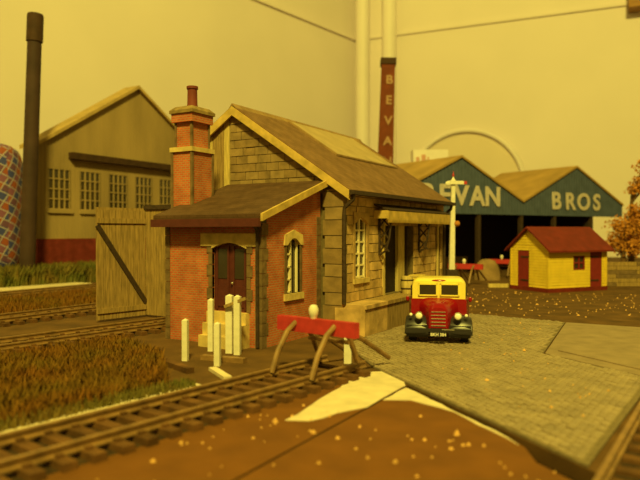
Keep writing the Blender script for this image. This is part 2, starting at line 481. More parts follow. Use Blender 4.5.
half_sleeper = MB().box(-0.58, 1.12, -0.13, 0.13, 0.0, 0.09).mesh('sleeper', M['sleeper'])
MB().box(-0.58, 0.58, 0, 34, 0.0, 0.02).build('ballast_bed', M['mud'], t)
for i in range(50): put('sleeper', half_sleeper, t, loc=(0, 0.3 + i * 0.66, 0))

# ------------------------------------------------------------------ stone goods shed   (local x: 0 at the yard wall, negative inwards; y: 0 at the gable)
shed = thing('goods_shed', 'weathered stone goods shed with a slate roof and canopied loading dock', 'building', (-11.7, 22.05, 0))
SL, SW, EZ, AZ = 11.8, 10.5, 5.75, 9.25       # length, width, eave and ridge height
DZ = 1.2
slope = (AZ - EZ) / (SW / 2)
dock_holes = [(3.9, 7.45, DZ, 4.45), (10.55, 11.35, DZ, 4.3)]
win = (1.05, 2.15, 2.1, 4.6)
b = MB()
for (a, c, z0, z1) in grid_holes(0, SL, 0, EZ, dock_holes + [win]): b.box(-0.35, -0.06, a, c, z0, z1)
lw = b.build('yard_wall', M['mortar'], shed)
rnd = random.Random(11)
bl, bh = 0.72, 0.385
row = 0; z = DZ
while z < EZ - 0.02:
    z1 = min(z + bh, EZ)
    y = -(bl/2 if row % 2 else 0)
    while y < SL:
        y1 = y + bl * rnd.uniform(0.85, 1.15)
        if SL - y1 < 0.25: y1 = SL
        a, c = max(y, 0.02), min(y1, SL - 0.02)
        segs = [(a, c)]
        for h in dock_holes + [(win[0]-0.16, win[1]+0.16, win[2]-0.2, win[3]+0.2)]:
            if h[2] < (z + z1)/2 < h[3]:
                ns = []
                for p, q in segs:
                    if q <= h[0] or p >= h[1]: ns.append((p, q))
                    else:
                        if p < h[0]: ns.append((p, h[0]))
                        if q > h[1]: ns.append((h[1], q))
                segs = ns
        for p, q in segs:
            if q - p > 0.08:
                g = 0.014; d = rnd.uniform(-0.02, 0.02)
                MB().box(-0.08, 0.0 + d, p + g, q - g, z + g, z1 - g).build('stone_block', M['stone' if rnd.random() < 0.6 else 'stone2'], lw)
        y = y1
    z = z1; row += 1
# gable wall: backing with the tall doorway for the siding, stone blocks on the right half, boards on the left half
def under_roof(poly, lift=0.0):
    poly = clip(poly, slope, 1, AZ + lift + slope * (-SW/2))  if False else poly
    # right slope:  z <= EZ + lift - slope * x ;  left slope: z <= EZ + lift + slope * (x + SW)
    poly = clip(poly, slope, 1, EZ + lift)
    poly = clip(poly, -slope, 1, EZ + lift + slope * SW) if poly else poly
    poly = clip(poly, -1, 0, 8.3) if poly else poly
    return poly
b = MB()
for (a, c, z0, z1) in grid_holes(-8.3, 0, 0, AZ, [(-8.1, -5.75, 0, 5.2)]):
    p = under_roof([(a, z0), (c, z0), (c, z1), (a, z1)], -0.05)
    if area(p) > 0.001: b.prism(p, lambda u, w, t: (u, 0.06 + 0.3 * (1 - t), w))
gw = b.build('gable_wall', M['mortar'], shed)
rnd = random.Random(21)
bl, bh = 0.62, 0.345
z = 0.0; row = 0
while z < AZ:
    x = -SW/2 - 0.28 + (0 if row % 2 else -bl/2)
    while x < 0:
        x1 = x + bl * rnd.uniform(0.85, 1.15)
        g = 0.014
        lim = -1.0 if z < 5.6 else 0        # quoin pilaster below, hidden part behind the office skipped
        a, c = max(x, -SW/2 - 0.28) + g, min(x1, -0.75 if z < EZ else 0) - g
        if z > 5.4 and c - a > 0.05:
            p = under_roof([(a, z + g), (c, z + g), (c, z + bh - g), (a, z + bh - g)], -0.06)
            if area(p) > 0.01:
                d = rnd.uniform(-0.02, 0.02)
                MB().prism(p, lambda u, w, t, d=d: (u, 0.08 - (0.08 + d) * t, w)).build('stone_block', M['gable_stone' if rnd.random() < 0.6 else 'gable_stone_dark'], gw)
        x = x1
    z += bh; row += 1
# quoin pilaster at the near corner
z = 0.0; k = 0
while z < EZ - 0.1:
    h = 0.62 if k % 2 else 0.5
    z1 = min(z + h, EZ - 0.05)
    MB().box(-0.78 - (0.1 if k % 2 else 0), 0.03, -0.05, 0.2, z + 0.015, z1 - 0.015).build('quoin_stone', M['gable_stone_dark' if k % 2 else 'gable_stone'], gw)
    z = z1; k += 1
for i in range(17):
    a = -SW/2 - 0.30 - 0.31 * (i + 1); 
    p = under_roof([(a + 0.01, 5.25), (a + 0.30, 5.25), (a + 0.30, AZ), (a + 0.01, AZ)], -0.05)
    if area(p) > 0.01: MB().prism(p, lambda u, w, t, i=i: (u, 0.06 - (0.06 + 0.02 * (i % 2)) * t, w)).build('gable_plank', M['pale_wood' if i in (0, 3, 4, 7) else 'brown_wood'], gw)
MB().box(-8.3, -8.1, -0.02, 0.06, 0, 5.3).build('door_post', M['brown_wood'], gw)
MB().box(-5.75, -5.5, -0.02, 0.06, 0, 5.3).build('door_post', M['brown_wood'], gw)
b = MB().box(-8.3, -8.0, 0.3, SL, 0, 7.1); b.build('rail_side_wall', M['mortar'], shed)
b = MB()
p = [(-8.3, 0), (0, 0), (0, EZ - 0.05), (-SW/2, AZ - 0.05), (-8.3, 7.08)]
b.prism(p, lambda u, w, t: (u, SL - 0.3 * t, w)); b.build('far_gable_wall', M['stone2'], shed)
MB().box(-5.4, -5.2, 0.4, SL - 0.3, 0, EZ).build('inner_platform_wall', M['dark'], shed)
# window in the yard wall
wn = MB().box(-0.2, -0.16, win[0], win[1], win[2], win[3]).build('window', M['glass'], shed)
b = MB()
for yy in (win[0] + 0.05, (win[0]+win[1])/2, win[1] - 0.05): b.box(-0.16, -0.08, yy - 0.045, yy + 0.045, win[2], win[3])
for i in range(6):
    zz = win[2] + 0.05 + i * (win[3] - win[2] - 0.1) / 5; b.box(-0.16, -0.09, win[0], win[1], zz - 0.035, zz + 0.035)
b.build('glazing_bars', M['window_frame'], wn)
MB().box(-0.2, 0.06, win[0] - 0.16, win[1] + 0.16, win[2] - 0.2, win[2]).build('window_sill', M['cream_stone'], shed)
pts = [(win[0]-0.16, win[3]-0.25), (win[0], win[3]-0.25)] + [(win[0] + (win[1]-win[0])*i/8, win[3] - 0.25 + 0.25*math.sin(math.pi*i/8)) for i in range(1, 8)] + [(win[1], win[3]-0.25), (win[1]+0.16, win[3]-0.25), (win[1]+0.16, win[3]+0.2), (win[0]-0.16, win[3]+0.2)]
MB().prism(pts, lambda u, w, t: (-0.15 + 0.19*t, u, w)).build('window_arch', M['stone2'], shed)
for s in (win[0]-0.16, win[1]): 
    MB().box(-0.15, 0.02, s, s + 0.16, win[2], win[3]-0.25).build('window_jamb', M['stone2'], shed)
# dock doors
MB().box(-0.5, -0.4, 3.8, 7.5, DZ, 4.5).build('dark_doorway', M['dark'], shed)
MB().box(-0.38, -0.22, 6.0, 6.75, DZ, 4.45).build('sliding_door_leaf', M['pale_wood'], shed)
MB().box(-0.34, -0.2, 7.0, 7.1, DZ, 4.45).build('door_jamb', M['dark_iron'], shed)
MB().box(-0.3, -0.2, 10.55, 11.35, DZ, 4.3).build('end_door', M['maroon'], shed)
MB().box(-0.02, 0.05, 3.72, 3.9, DZ, 4.6).build('door_jamb', M['pale_wood'], shed)
MB().box(-0.02, 0.05, 10.7, 10.9, DZ, 4.6).build('door_jamb', M['pale_wood'], shed)
# dock
MB().box(-0.3, 1.0, 2.0, SL + 0.4, 0.0, DZ - 0.16).build('loading_dock', M['brown_wood'], shed)
MB().prism([(-0.3, 0), (1.0, 0), (1.0, DZ - 0.16), (-0.3, DZ - 0.16)], lambda u, w, t: (u, 2.0 - 2.1*t, w * (1 - 0.0*t))).build('dock_end', M['stone'], shed)
for i in range(18):
    y0 = -0.1 + i * 0.68
    MB().box(0.0, 1.06, y0 + 0.012, y0 + 0.655, DZ - 0.16, DZ - 0.01).build('dock_plank', M['stone' if i < 3 else 'brown_wood'], shed)
# canopy with toothed valance and lattice brackets
cz = 4.92
MB().prism([(0.0, cz + 0.22), (0.7, cz - 0.02), (0.7, cz + 0.04), (0.0, cz + 0.3)], lambda u, w, t: (u, 2.8 + 8.0 * t, w)).build('canopy_roof', M['dark_iron'], shed)
n = 48
b = MB()
b.box(0.63, 0.7, 2.8, 10.8, cz - 0.36, cz)
for i in range(n):
    y0 = 2.8 + 8.0 * i / n; y1 = 2.8 + 8.0 * (i + 1) / n
    b.prism([(y0, cz - 0.36), ((y0+y1)/2, cz - 0.52), (y1, cz - 0.36)], lambda u, w, t: (0.63 + 0.07*t, u, w))
b.build('valance', M['yellow_board'], shed)
MB().box(0.0, 0.63, 2.8, 2.86, cz - 0.34, cz).build('canopy_end_board', M['yellow_board'], shed)
MB().box(0.0, 0.63, 10.74, 10.8, cz - 0.34, cz).build('canopy_end_board', M['yellow_board'], shed)
for yy in (3.3, 8.0):
    b = MB()
    b.bar((0.04, yy, 3.0), (0.04, yy, cz - 0.1), 0.09, 0.09)
    b.bar((0.04, yy, cz - 0.1), (0.62, yy, cz - 0.1), 0.09, 0.09)
    b.tube([(0.05, yy, 3.0), (0.35, yy, 3.2), (0.5, yy, 3.7), (0.56, yy, 4.2), (0.62, yy, cz - 0.12)], 0.05, 6)
    for z0 in (3.15, 3.7, 4.25):
        b.bar((0.05, yy, z0), (0.5, yy, z0 + 0.5), 0.06, 0.06); b.bar((0.05, yy, z0 + 0.5), (0.5, yy, z0), 0.06, 0.06)
    b.build('canopy_bracket', M['dark_iron'], shed)
# roof
def roof_slope(name, side, o=0.0):
    ex = 0.4; t_ = 0.16
    xr = -SW/2
    xe = (0 + ex) if side > 0 else -8.5
    ze = EZ - slope * ex if side > 0 else EZ + slope * (SW - 8.5)
    poly = [(xr, AZ), (xe, ze), (xe, ze + t_), (xr, AZ + t_)]
    m = MB().prism(poly, lambda u, w, t: (u, -0.2 + (SL + 0.4) * t, w))
    return m.build(name, M['slate'], shed)
roof_slope('roof_slope', 1); roof_slope('roof_slope', -1)
b = MB()
for i in range(22):
    y0 = -0.21 + i * (SL + 0.42) / 22
    b.prism([(-SW/2 - 0.2, AZ + 0.02), (-SW/2 + 0.2, AZ + 0.02), (-SW/2 + 0.03, AZ + 0.24), (-SW/2 - 0.03, AZ + 0.24)], lambda u, w, t: (u, y0 + 0.01 + (SL + 0.42)/22 * 0.97 * t, w))
b.build('ridge_tiles', M['ridge'], shed)
# roof light
def on_roof(x, y, h): return (x, y, EZ - slope * x + 0.16 + h)
sk = MB().add([on_roof(-5.1, 4.0, 0.0), on_roof(-2.4, 4.0, 0.0), on_roof(-2.4, 10.9, 0.0), on_roof(-5.1, 10.9, 0.0),
               on_roof(-5.1, 4.0, 0.05), on_roof(-2.4, 4.0, 0.05), on_roof(-2.4, 10.9, 0.05), on_roof(-5.1, 10.9, 0.05)],
              [(0,3,2,1),(4,5,6,7),(0,1,5,4),(1,2,6,5),(2,3,7,6),(3,0,4,7)]).build('roof_light', M['skylight'], shed)
b = MB()
for yy in (4.0, 10.9): b.bar(on_roof(-5.1, yy, 0.05), on_roof(-2.4, yy, 0.05), 0.1, 0.08)
b.bar(on_roof(-2.4, 4.0, 0.05), on_roof(-2.4, 10.9, 0.05), 0.1, 0.08)
b.build('roof_light_frame', M['ridge'], sk)
# bargeboards
for side in (1, -1):
    xe = 0.42 if side > 0 else -8.5
    ze = EZ - slope * 0.42 if side > 0 else EZ + slope * (SW - 8.5)
    MB().prism([(-SW/2, AZ + 0.12), (xe, ze + 0.12), (xe, ze - 0.24), (-SW/2, AZ - 0.26)], lambda u, w, t: (u, -0.24 + 0.1*t, w)).build('bargeboard', M['yellow_board'], shed)
MB().prism([(0.45, 5.42), (0.62, 5.45), (0.62, 5.6), (0.45, 5.6)], lambda u, w, t: (u, -0.35 + (SL + 0.55)*t, w)).build('gutter', M['dark_iron'], shed)
MB().tube([(0.52, -0.12, 5.45), (0.5, -0.12, 5.25), (0.14, -0.12, 4.95), (0.12, -0.12, 4.7), (0.12, -0.12, DZ)], 0.085, 8).build('downpipe', M['dark_iron'], shed, True)
MB().tube([(0.52, SL - 0.25, 5.45), (0.5, SL - 0.25, 5.25), (0.14, SL - 0.25, 4.95), (0.12, SL - 0.25, 4.7), (0.12, SL - 0.25, DZ)], 0.085, 8).build('downpipe', M['dark_iron'], shed, True)
# tall timber door swung open beside the siding
leaf = MB().bar((-10.45, -0.15, 2.6), (-10.9, -2.6, 2.6), 0.05, 5.0).build('siding_door', M['brown_wood'], shed)
A = Vector((-10.45, -0.15, 0)); B = Vector((-10.9, -2.6, 0)); nn = Vector((0.984, -0.18, 0))
for i in range(8):
    p = A.lerp(B, (i + 0.03) / 8) + nn * 0.045; q = A.lerp(B, (i + 0.97) / 8) + nn * 0.045
    MB().bar(p + Vector((0,0,2.55)), q + Vector((0,0,2.55)), 0.05, 4.88).build('door_plank', M['brown_wood'], leaf)
for (s, zs, e, ze) in ((0, 4.5, 1, 4.5), (0, 0.5, 1, 0.5), (0, 0.7, 1, 4.3)):
    MB().bar(A.lerp(B, s) + nn*0.1 + Vector((0,0,zs)), A.lerp(B, e) + nn*0.1 + Vector((0,0,ze)), 0.06, 0.22).build('door_brace', M['dark_iron' if zs == 0.7 else 'brown_wood'], leaf)

leaf2 = MB().box(-10.4, -8.35, -0.1, -0.05, 0.1, 5.05).build('siding_door', M['brown_wood'], shed)
for i in range(6):
    MB().box(-10.4 + i*0.34 + 0.01, -10.4 + (i + 1)*0.34 - 0.01, -0.14, -0.1, 0.12, 5.03).build('door_plank', M['brown_wood'], leaf2)
MB().box(-10.45, -8.3, -0.22, -0.05, 5.05, 5.25).build('door_track', M['dark_iron'], leaf2)

# ------------------------------------------------------------------ brick lean-to office  (local: origin at the near corner; x negative left, y towards the shed)
office = thing('brick_office', 'orange red brick lean-to office with slate roof and tall chimney', 'building', (-12.63, 17.9, 0))
OW, OD, OE, OG = 4.37, 4.0, 4.6, 5.9
os_ = (OG - OE) / OD
door = (-2.15, -0.62, 1.2, 3.62)
b = MB()
for (a, c, z0, z1) in grid_holes(-OW, 0, 0, OE, [door]): b.box(a, c, 0, 0.25, z0, z1)
b.build('front_wall', M['brick'], office)
ow = (1.55, 2.45, 1.75, 3.8)
b = MB()
for (a, c, z0, z1) in grid_holes(0.25, OD, 0, OG, [ow]):
    p = clip([(a, z0), (c, z0), (c, z1), (a, z1)], -os_, 1, OE)
    if area(p) > 1e-4: b.prism(p, lambda u, w, t: (-0.25 + 0.25*t, u, w))
b.build('side_wall', M['brick'], office)
b = MB().prism([(0.25, 0), (OD, 0), (OD, OG), (0.25, OE + 0.08)], lambda u, w, t: (-OW + 0.25*t, u, w)); b.build('rail_side_wall', M['brick'], office)
# corner quoins in darker brick
for (x0, x1, y0, y1) in ((-0.26, 0.025, -0.025, 0.26), (-OW - 0.025, -OW + 0.2, -0.025, 0.26), (-0.26, 0.025, OD - 0.3, OD)):
    z = 0; k = 0
    while z < OE - 0.1:
        e = 0.1 if k % 2 else 0
        MB().box(x0, x1, y0, y1 + (e if y0 < 0 else 0), z + 0.01, min(z + 0.42, OE - 0.02)).build('quoin_stone', M['quoin'], office)
        z += 0.43; k += 1
# door surround and door
for (x0, x1) in ((door[0] - 0.16, door[0]), (door[1], door[1] + 0.16)):
    z = 1.2; k = 0
    while z < 3.5:
        MB().box(x0 - (0.08 if (k % 2 and x0 < -1) else 0), x1 + (0.08 if (k % 2 and x0 > -1) else 0), -0.035, 0.1, z + 0.01, min(z + 0.4, 3.62)).build('door_jamb_stone', M['quoin'], office)
        z += 0.41; k += 1
pts = [(door[0] - 0.5, 3.95), (door[0] - 0.5, 3.5), (door[0], 3.5)] + [(door[0] + (door[1]-door[0])*i/8, 3.42 + 0.2*math.sin(math.pi*i/8)) for i in range(0, 9)] + [(door[1], 3.5), (door[1] + 0.4, 3.5), (door[1] + 0.4, 3.95)]
MB().prism(pts[::-1], lambda u, w, t: (u, 0.1 - 0.16*t, w)).build('door_lintel', M['cream_stone'], office)
od = MB().box(door[0], door[1], 0.12, 0.18, 1.2, 3.62).build('door', M['maroon'], office)
mid = (door[0] + door[1]) / 2
for s in (-1, 1):
    cx = mid + s * 0.37
    MB().box(cx - 0.22, cx + 0.22, 0.10, 0.12, 2.35, 3.4).build('pane', M['glass'], od)
    for e in (-1, 1): MB().box(cx + e*0.25 - 0.035, cx + e*0.25 + 0.035, 0.07, 0.12, 1.25, 3.5).build('stile', M['maroon'], od)
    MB().box(cx - 0.22, cx + 0.22, 0.09, 0.12, 1.35, 2.1).build('lower_panel', M['maroon'], od)
MB().ball((mid + 0.08, 0.06, 2.2), 0.05).build('door_knob', M['chrome'], od, True)
# steps to the door
for i, z1 in enumerate((0.4, 0.8, 1.19)):
    MB().box(door[0] - 0.1, door[1] + 0.1, -0.66 + i*0.22, 0.0, z1 - 0.4 if i else 0, z1).build('door_step', M['cream_stone'], office)
# side window
wn = MB().box(-0.2, -0.16, ow[0], ow[1], ow[2], ow[3]).build('window', M['glass'], office)
b = MB()
for yy in (ow[0] + 0.06, ow[0] + 0.38): b.box(-0.16, -0.06, yy - 0.04, yy + 0.04, ow[2], ow[3] - 0.1)
b.box(-0.16, -0.08, ow[1] - 0.08, ow[1], ow[2], ow[3])
for i in range(5):
    zz = ow[2] + 0.05 + i * (ow[3]-ow[2]-0.2)/4; b.box(-0.16, -0.06, ow[0], ow[0] + 0.4, zz - 0.03, zz + 0.03)
b.build('glazing_bars', M['window_frame'], wn)
MB().box(-0.15, 0.08, ow[0] - 0.2, ow[1] + 0.2, ow[2] - 0.24, ow[2]).build('window_sill', M['cream_stone'], office)
pts = [(ow[0]-0.2, ow[3]-0.28), (ow[0], ow[3]-0.28)] + [(ow[0] + (ow[1]-ow[0])*i/8, ow[3]-0.28+0.26*math.sin(math.pi*i/8)) for i in range(1, 8)] + [(ow[1], ow[3]-0.28), (ow[1]+0.2, ow[3]-0.28), (ow[1]+0.14, ow[3]+0.1), ((ow[0]+ow[1])/2, ow[3]+0.28), (ow[0]-0.14, ow[3]+0.1)]
MB().prism(pts, lambda u, w, t: (-0.12 + 0.18*t, u, w)).build('window_arch', M['cream_stone'], office)
for s in (ow[0]-0.14, ow[1]): MB().box(-0.15, 0.03, s, s + 0.14, ow[2], ow[3]-0.28).build('window_jamb', M['quoin'], office)
# roof
MB().prism([(-0.4, OE - 0.4*os_ - 0.02), (OD + 0.04, OG - 0.02), (OD + 0.04, OG + 0.14), (-0.4, OE - 0.4*os_ + 0.14)], lambda u, w, t: (-OW - 0.25 + (OW + 0.5)*t, u, w)).build('roof_slope', M['office_slate'], office)
MB().prism([(-0.42, OE - 0.4*os_ - 0.1), (OD + 0.04, OG - 0.1), (OD + 0.04, OG + 0.15), (-0.42, OE - 0.4*os_ + 0.15)], lambda u, w, t: (0.25 + 0.09*t, u, w)).build('bargeboard', M['yellow_board'], office)
MB().box(-OW - 0.25, 0.25, -0.55, -0.4, OE - 0.42, OE - 0.14).build('gutter', M['maroon'], office)
MB().box(-OW - 0.2, 0.2, -0.4, 0.0, OE - 0.3, OE - 0.22).build('soffit', M['dark_iron'], office)
MB().tube([(-0.1, -0.45, OE - 0.3), (-0.1, -0.12, OE - 0.55), (-0.1, -0.1, 0.05)], 0.06, 8).build('downpipe', M['dark_iron'], office, True)
# chimney stack
ch = MB().box(-4.97, -3.97, 1.0, 2.2, 0, 7.15).build('chimney', M['brick'], office)
MB().box(-5.05, -3.89, 0.92, 2.28, 7.12, 7.3).build('chimney_band', M['cream_stone'], ch)
MB().box(-4.87, -4.07, 1.1, 2.1, 7.3, 8.3).build('chimney_shaft', M['brick'], ch)
MB().box(-5.0, -3.94, 0.97, 2.23, 8.28, 8.62).build('chimney_head', M['brick'], ch)
MB().add([(-5.06,0.91,8.62),(-3.88,0.91,8.62),(-3.88,2.29,8.62),(-5.06,2.29,8.62),(-5.06,0.91,8.74),(-3.88,0.91,8.74),(-3.88,2.29,8.74),(-5.06,2.29,8.74),(-4.9,1.08,8.9),(-4.04,1.08,8.9),(-4.04,2.12,8.9),(-4.9,2.12,8.9)],
         [(0,3,2,1),(0,1,5,4),(1,2,6,5),(2,3,7,6),(3,0,4,7),(4,5,9,8),(5,6,10,9),(6,7,11,10),(7,4,8,11),(8,9,10,11)]).build('chimney_cap', M['cap_stone'], ch)
MB().lathe([(0.24, 8.93), (0.2, 9.05), (0.19, 9.62), (0.225, 9.66), (0.225, 9.76), (0.16, 9.76), (0.15, 9.6)], -4.47, 1.6, 16).build('chimney_pot', M['pot'], ch, True)
for (x, y) in ((-4.97, 1.0), (-3.97, 1.0), (-3.97, 2.2)):
    MB().box(x - 0.05, x + 0.05, y - 0.05, y + 0.05, 3.0, 7.12).build('corner_strip', M['quoin'], ch)
for (x, y) in ((-4.87, 1.1), (-4.07, 1.1), (-4.07, 2.1)):
    MB().box(x - 0.045, x + 0.045, y - 0.045, y + 0.045, 7.3, 8.28).build('corner_strip', M['quoin'], ch)

# ------------------------------------------------------------------ clad mill at the left  (local: y along the facade, x towards the yard)
mill = thing('clad_mill', 'tan clad mill with a red brick base and a row of small-paned windows', 'building', (-45.0, 32.8, 0))
ML, ME, MA, MD = 21.4, 10.9, 17.4, 1.3
msl = (MA - ME) / (ML / 2)
def mill_clip(p):
    p = clip(p, -msl, 1, ME); return clip(p, msl, 1, ME + msl * ML) if p else p
mw = [(1.15 + i * 3.15, 3.25 + i * 3.15, 5.9, 9.2) for i in range(6)]
b = MB()
for (a, c, z0, z1) in grid_holes(0, ML, 3.45, MA, mw):
    for (a2, c2) in (((a, c),) if not a < ML/2 < c else ((a, ML/2), (ML/2, c))):
        p = mill_clip([(a2, z0), (c2, z0), (c2, z1), (a2, z1)])
        if area(p) > 1e-3: b.prism(p, lambda u, w, t: (-0.3 + 0.3*t, u, w))
n = 62
for i in range(n):
    y0 = (i + 0.5) * ML / n
    segs = [(3.45, MA)]
    for h in mw:
        if h[0] - 0.1 < y0 < h[1] + 0.1: segs = [(3.45, h[2] - 0.15), (h[3] + 0.15, MA)]
    for z0, z1 in segs:
        p = mill_clip([(y0 - 0.05, z0), (y0 + 0.05, z0), (y0 + 0.05, z1), (y0 - 0.05, z1)])
        if area(p) > 1e-3: b.prism(p, lambda u, w, t: (0.02*t, u, w))
b.build('front_cladding', M['cladding'], mill)
MB().box(-0.3, 0.12, 0, ML, 0, 3.45).build('brick_base', M['red_brick'], mill)
MB().box(-MD, -0.3, 0, 0.3, 0, ME).build('side_wall', M['cladding'], mill)
MB().box(-MD, -0.3, ML - 0.3, ML, 0, ME).build('side_wall', M['cladding'], mill)
MB().prism([(0, 0), (ML, 0), (ML, ME), (ML/2, MA), (0, ME)], lambda u, w, t: (-MD + 0.3*t, u, w)).build('back_wall', M['cladding'], mill)
for (y0, z0, y1, z1) in ((-0.4, ME - 0.4*msl, ML/2, MA), (ML + 0.4, ME - 0.4*msl, ML/2, MA)):
    MB().prism([(y0, z0), (y1, z1), (y1, z1 + 0.3), (y0, z0 + 0.3)], lambda u, w, t: (-MD - 0.2 + (MD + 0.6)*t, u, w)).build('roof_slope', M['barn_roof'], mill)
for h in mw:
    wn = MB().box(-0.2, -0.12, h[0], h[1], h[2], h[3]).build('window', M['glass'], mill)
    b = MB()
    for i in range(5):
        yy = h[0] + (h[1]-h[0]) * i / 4; b.box(-0.12, 0.0, yy - 0.05, yy + 0.05, h[2], h[3])
        zz = h[2] + (h[3]-h[2]) * i / 4; b.box(-0.12, -0.01, h[0], h[1], zz - 0.05, zz + 0.05)
    b.build('glazing_bars', M['cladding'], wn)
    MB().box(-0.1, 0.2, h[0] - 0.15, h[1] + 0.15, h[2] - 0.35, h[2] - 0.07).build('window_sill', M['cladding'], mill)
MB().box(0, 0.6, 3.1, 19.5, 10.1, 10.65).build('awning_rail', M['stack_cap'], mill)

# scrub along the mill base and grass by the near track
def grass(name, poly, count, h, m, label, cat, seed):
    rr = random.Random(seed); b = MB()
    xs = [p[0] for p in poly]; ys = [p[1] for p in poly]
    k = 0
    while k < count:
        x = rr.uniform(min(xs), max(xs)); y = rr.uniform(min(ys), max(ys))
        if not inside(x, y, poly): continue
        k += 1
        a = rr.uniform(0, 6.28); w = 0.035 * h / 0.5 * rr.uniform(0.7, 1.5); hh = h * rr.uniform(0.4, 1.15); ln = rr.uniform(0.1, 0.5) * hh; la = rr.uniform(0, 6.28)
        dx, dy = math.cos(a) * w, math.sin(a) * w
        mx, my = x + math.cos(la)*ln*0.35, y + math.sin(la)*ln*0.35
        b.add([(x - dx, y - dy, 0), (x + dx, y + dy, 0), (mx + dx*0.7, my + dy*0.7, hh*0.6), (mx - dx*0.7, my - dy*0.7, hh*0.6), (x + math.cos(la)*ln, y + math.sin(la)*ln, hh)],
              [(0, 1, 2, 3), (3, 2, 4)])
    return b.build(name, m, label=label, cat=cat, kind='stuff')
grass('dry_grass', [(-19.4, 2), (-12.9, 2), (-12.3, 6.5), (-11.7, 10.3), (-11.9, 12.6), (-14.5, 15.0), (-17.7, 16.3)], 24000, 0.42, M['grass'], 'dry brown and green grass beside the foreground track', 'grass', 31)
grass('green_grass', [(-12.9, 2.5), (-12.55, 2.5), (-11.75, 8), (-11.35, 10.6), (-10.95, 12.6), (-11.35, 12.8), (-11.85, 10.6)], 2500, 0.26, M['green'], 'short green grass fringing the cream track verge', 'grass', 32)
grass('green_scrub', [(-44.6, 27), (-41.5, 27.5), (-41, 34), (-41.5, 50), (-44.6, 50)], 9000, 1.5, M['green'], 'dark green scrub along the red brick mill base', 'scrub', 33)
grass('brown_grass', [(-34, 15), (-28.2, 15), (-27.8, 36), (-34, 36)], 9000, 0.45, M['grass'], 'dry brown grass between the mill track and the next track', 'grass', 34)

# ------------------------------------------------------------------ tall chimneys
sk = thing('steel_stack', 'tall grey brown stack with a dark collar beside the clad mill', 'chimney', (-43.0, 30.5, 0))
sk.rotation_euler = (R(-1.1), R(1.9), 0)
MB().lathe([(0.58, -0.02), (0.56, 2), (0.5, 18.3)], n=20).build('shaft', M['grey_stack'], sk, True)
MB().lathe([(0.5, 18.15), (0.59, 18.2), (0.58, 20.1), (0.54, 20.25), (0.42, 20.25), (0.41, 19.5)], n=20).build('collar', M['stack_cap'], sk, True)

p = W(7.0, 72)
fc = thing('lettered_chimney', 'square brown factory chimney lettered downwards behind the shed roof', 'chimney', (p.x, p.y, 0), R(30))
fc.rotation_euler = (0, R(1.6), R(27)); fc.scale = (1.31, 1.31, 1.245)
q = []
for z, r in ((0, 0.74), (18.2, 0.56)): q += [(-r,-r,z),(r,-r,z),(r,r,z),(-r,r,z)]
MB().add(q, [(0,3,2,1),(4,5,6,7),(0,1,5,4),(1,2,6,5),(2,3,7,6),(3,0,4,7)]).build('shaft', M['chimney_brown'], fc)
MB().box(-0.66, 0.66, -0.66, 0.66, 18.2, 18.75).build('cap', M['stack_cap'], fc)
for i, chh in enumerate('BEVAN'):
    zc = 16.45 - i * 1.82
    put('letter', text_mesh(chh, 1.05, 0.02, M['faded_letter']), fc, loc=(0.12, -0.58 - (18.2 - zc) * 0.0099 - 0.02, zc), rot=(R(90), 0, 0))

# ------------------------------------------------------------------ twin gabled factory
p = W(12.3, 56)
fac = thing('twin_gabled_factory', 'open-fronted factory with two teal lettered gables and tan roofs', 'building', (p.x, p.y, 0), math.atan2(0.891, 0.454))
HW, FB, FV, FA, FL = 8.1, 5.6, 6.8, 10.5, 9.6
for k in (0, 1):
    cx = 16.2 * k
    g = MB().prism([(cx - HW, FB), (cx + HW, FB), (cx + HW, FV), (cx, FA), (cx - HW, FV)], lambda u, w, t: (u, 0.2 - 0.2*t, w)).build('gable', M['teal'], fac)
    b = MB(); n = 40
    for i in range(n):
        x = cx - HW + (i + 0.5) * 2 * HW / n
        zt = FA - (FA - FV) * abs(x - cx) / HW
        b.box(x - 0.09, x + 0.09, -0.05, 0.0, FB, zt - 0.02)
    b.build('corrugations', M['teal'], g)
    for s in (-1, 1):
        MB().prism([(cx, FA), (cx + s*HW, FV), (cx + s*HW, FV + 0.2), (cx, FA + 0.2)], lambda u, w, t: (u, -0.18 + (FL + 0.2)*t, w)).build('roof_slope', M['factory_roof'], fac)
    txt, x0, adv, zz, size = (('BEVAN', -3.95, 1.98, 6.4, 2.4), ('BROS', 13.0, 2.2, 6.3, 2.3))[k]
    for i, chh in enumerate(txt):
        lt = put('letter', text_mesh(chh, size, 0.03, M['letter']), g, loc=(x0 + i * adv, -0.09, zz), rot=(R(90), 0, 0))
        lt.scale = (1.14, 1, 1)
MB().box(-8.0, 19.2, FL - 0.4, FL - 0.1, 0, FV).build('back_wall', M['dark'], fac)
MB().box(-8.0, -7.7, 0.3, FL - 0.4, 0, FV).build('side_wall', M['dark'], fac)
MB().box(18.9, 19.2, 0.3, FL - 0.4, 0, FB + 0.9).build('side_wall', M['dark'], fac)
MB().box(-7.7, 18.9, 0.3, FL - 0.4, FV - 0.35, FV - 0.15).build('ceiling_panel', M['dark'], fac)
MB().box(-7.5, 7.6, 6.5, 6.7, 0, 1.5).build('low_partition', M['apron'], fac)
for x in (-7.6, 2.4, 8.1, 13.0, 19.0): MB().box(x - 0.18, x + 0.18, 0.05, 0.4, 0, FB + 0.4).build('post', M['dark_iron'], fac)

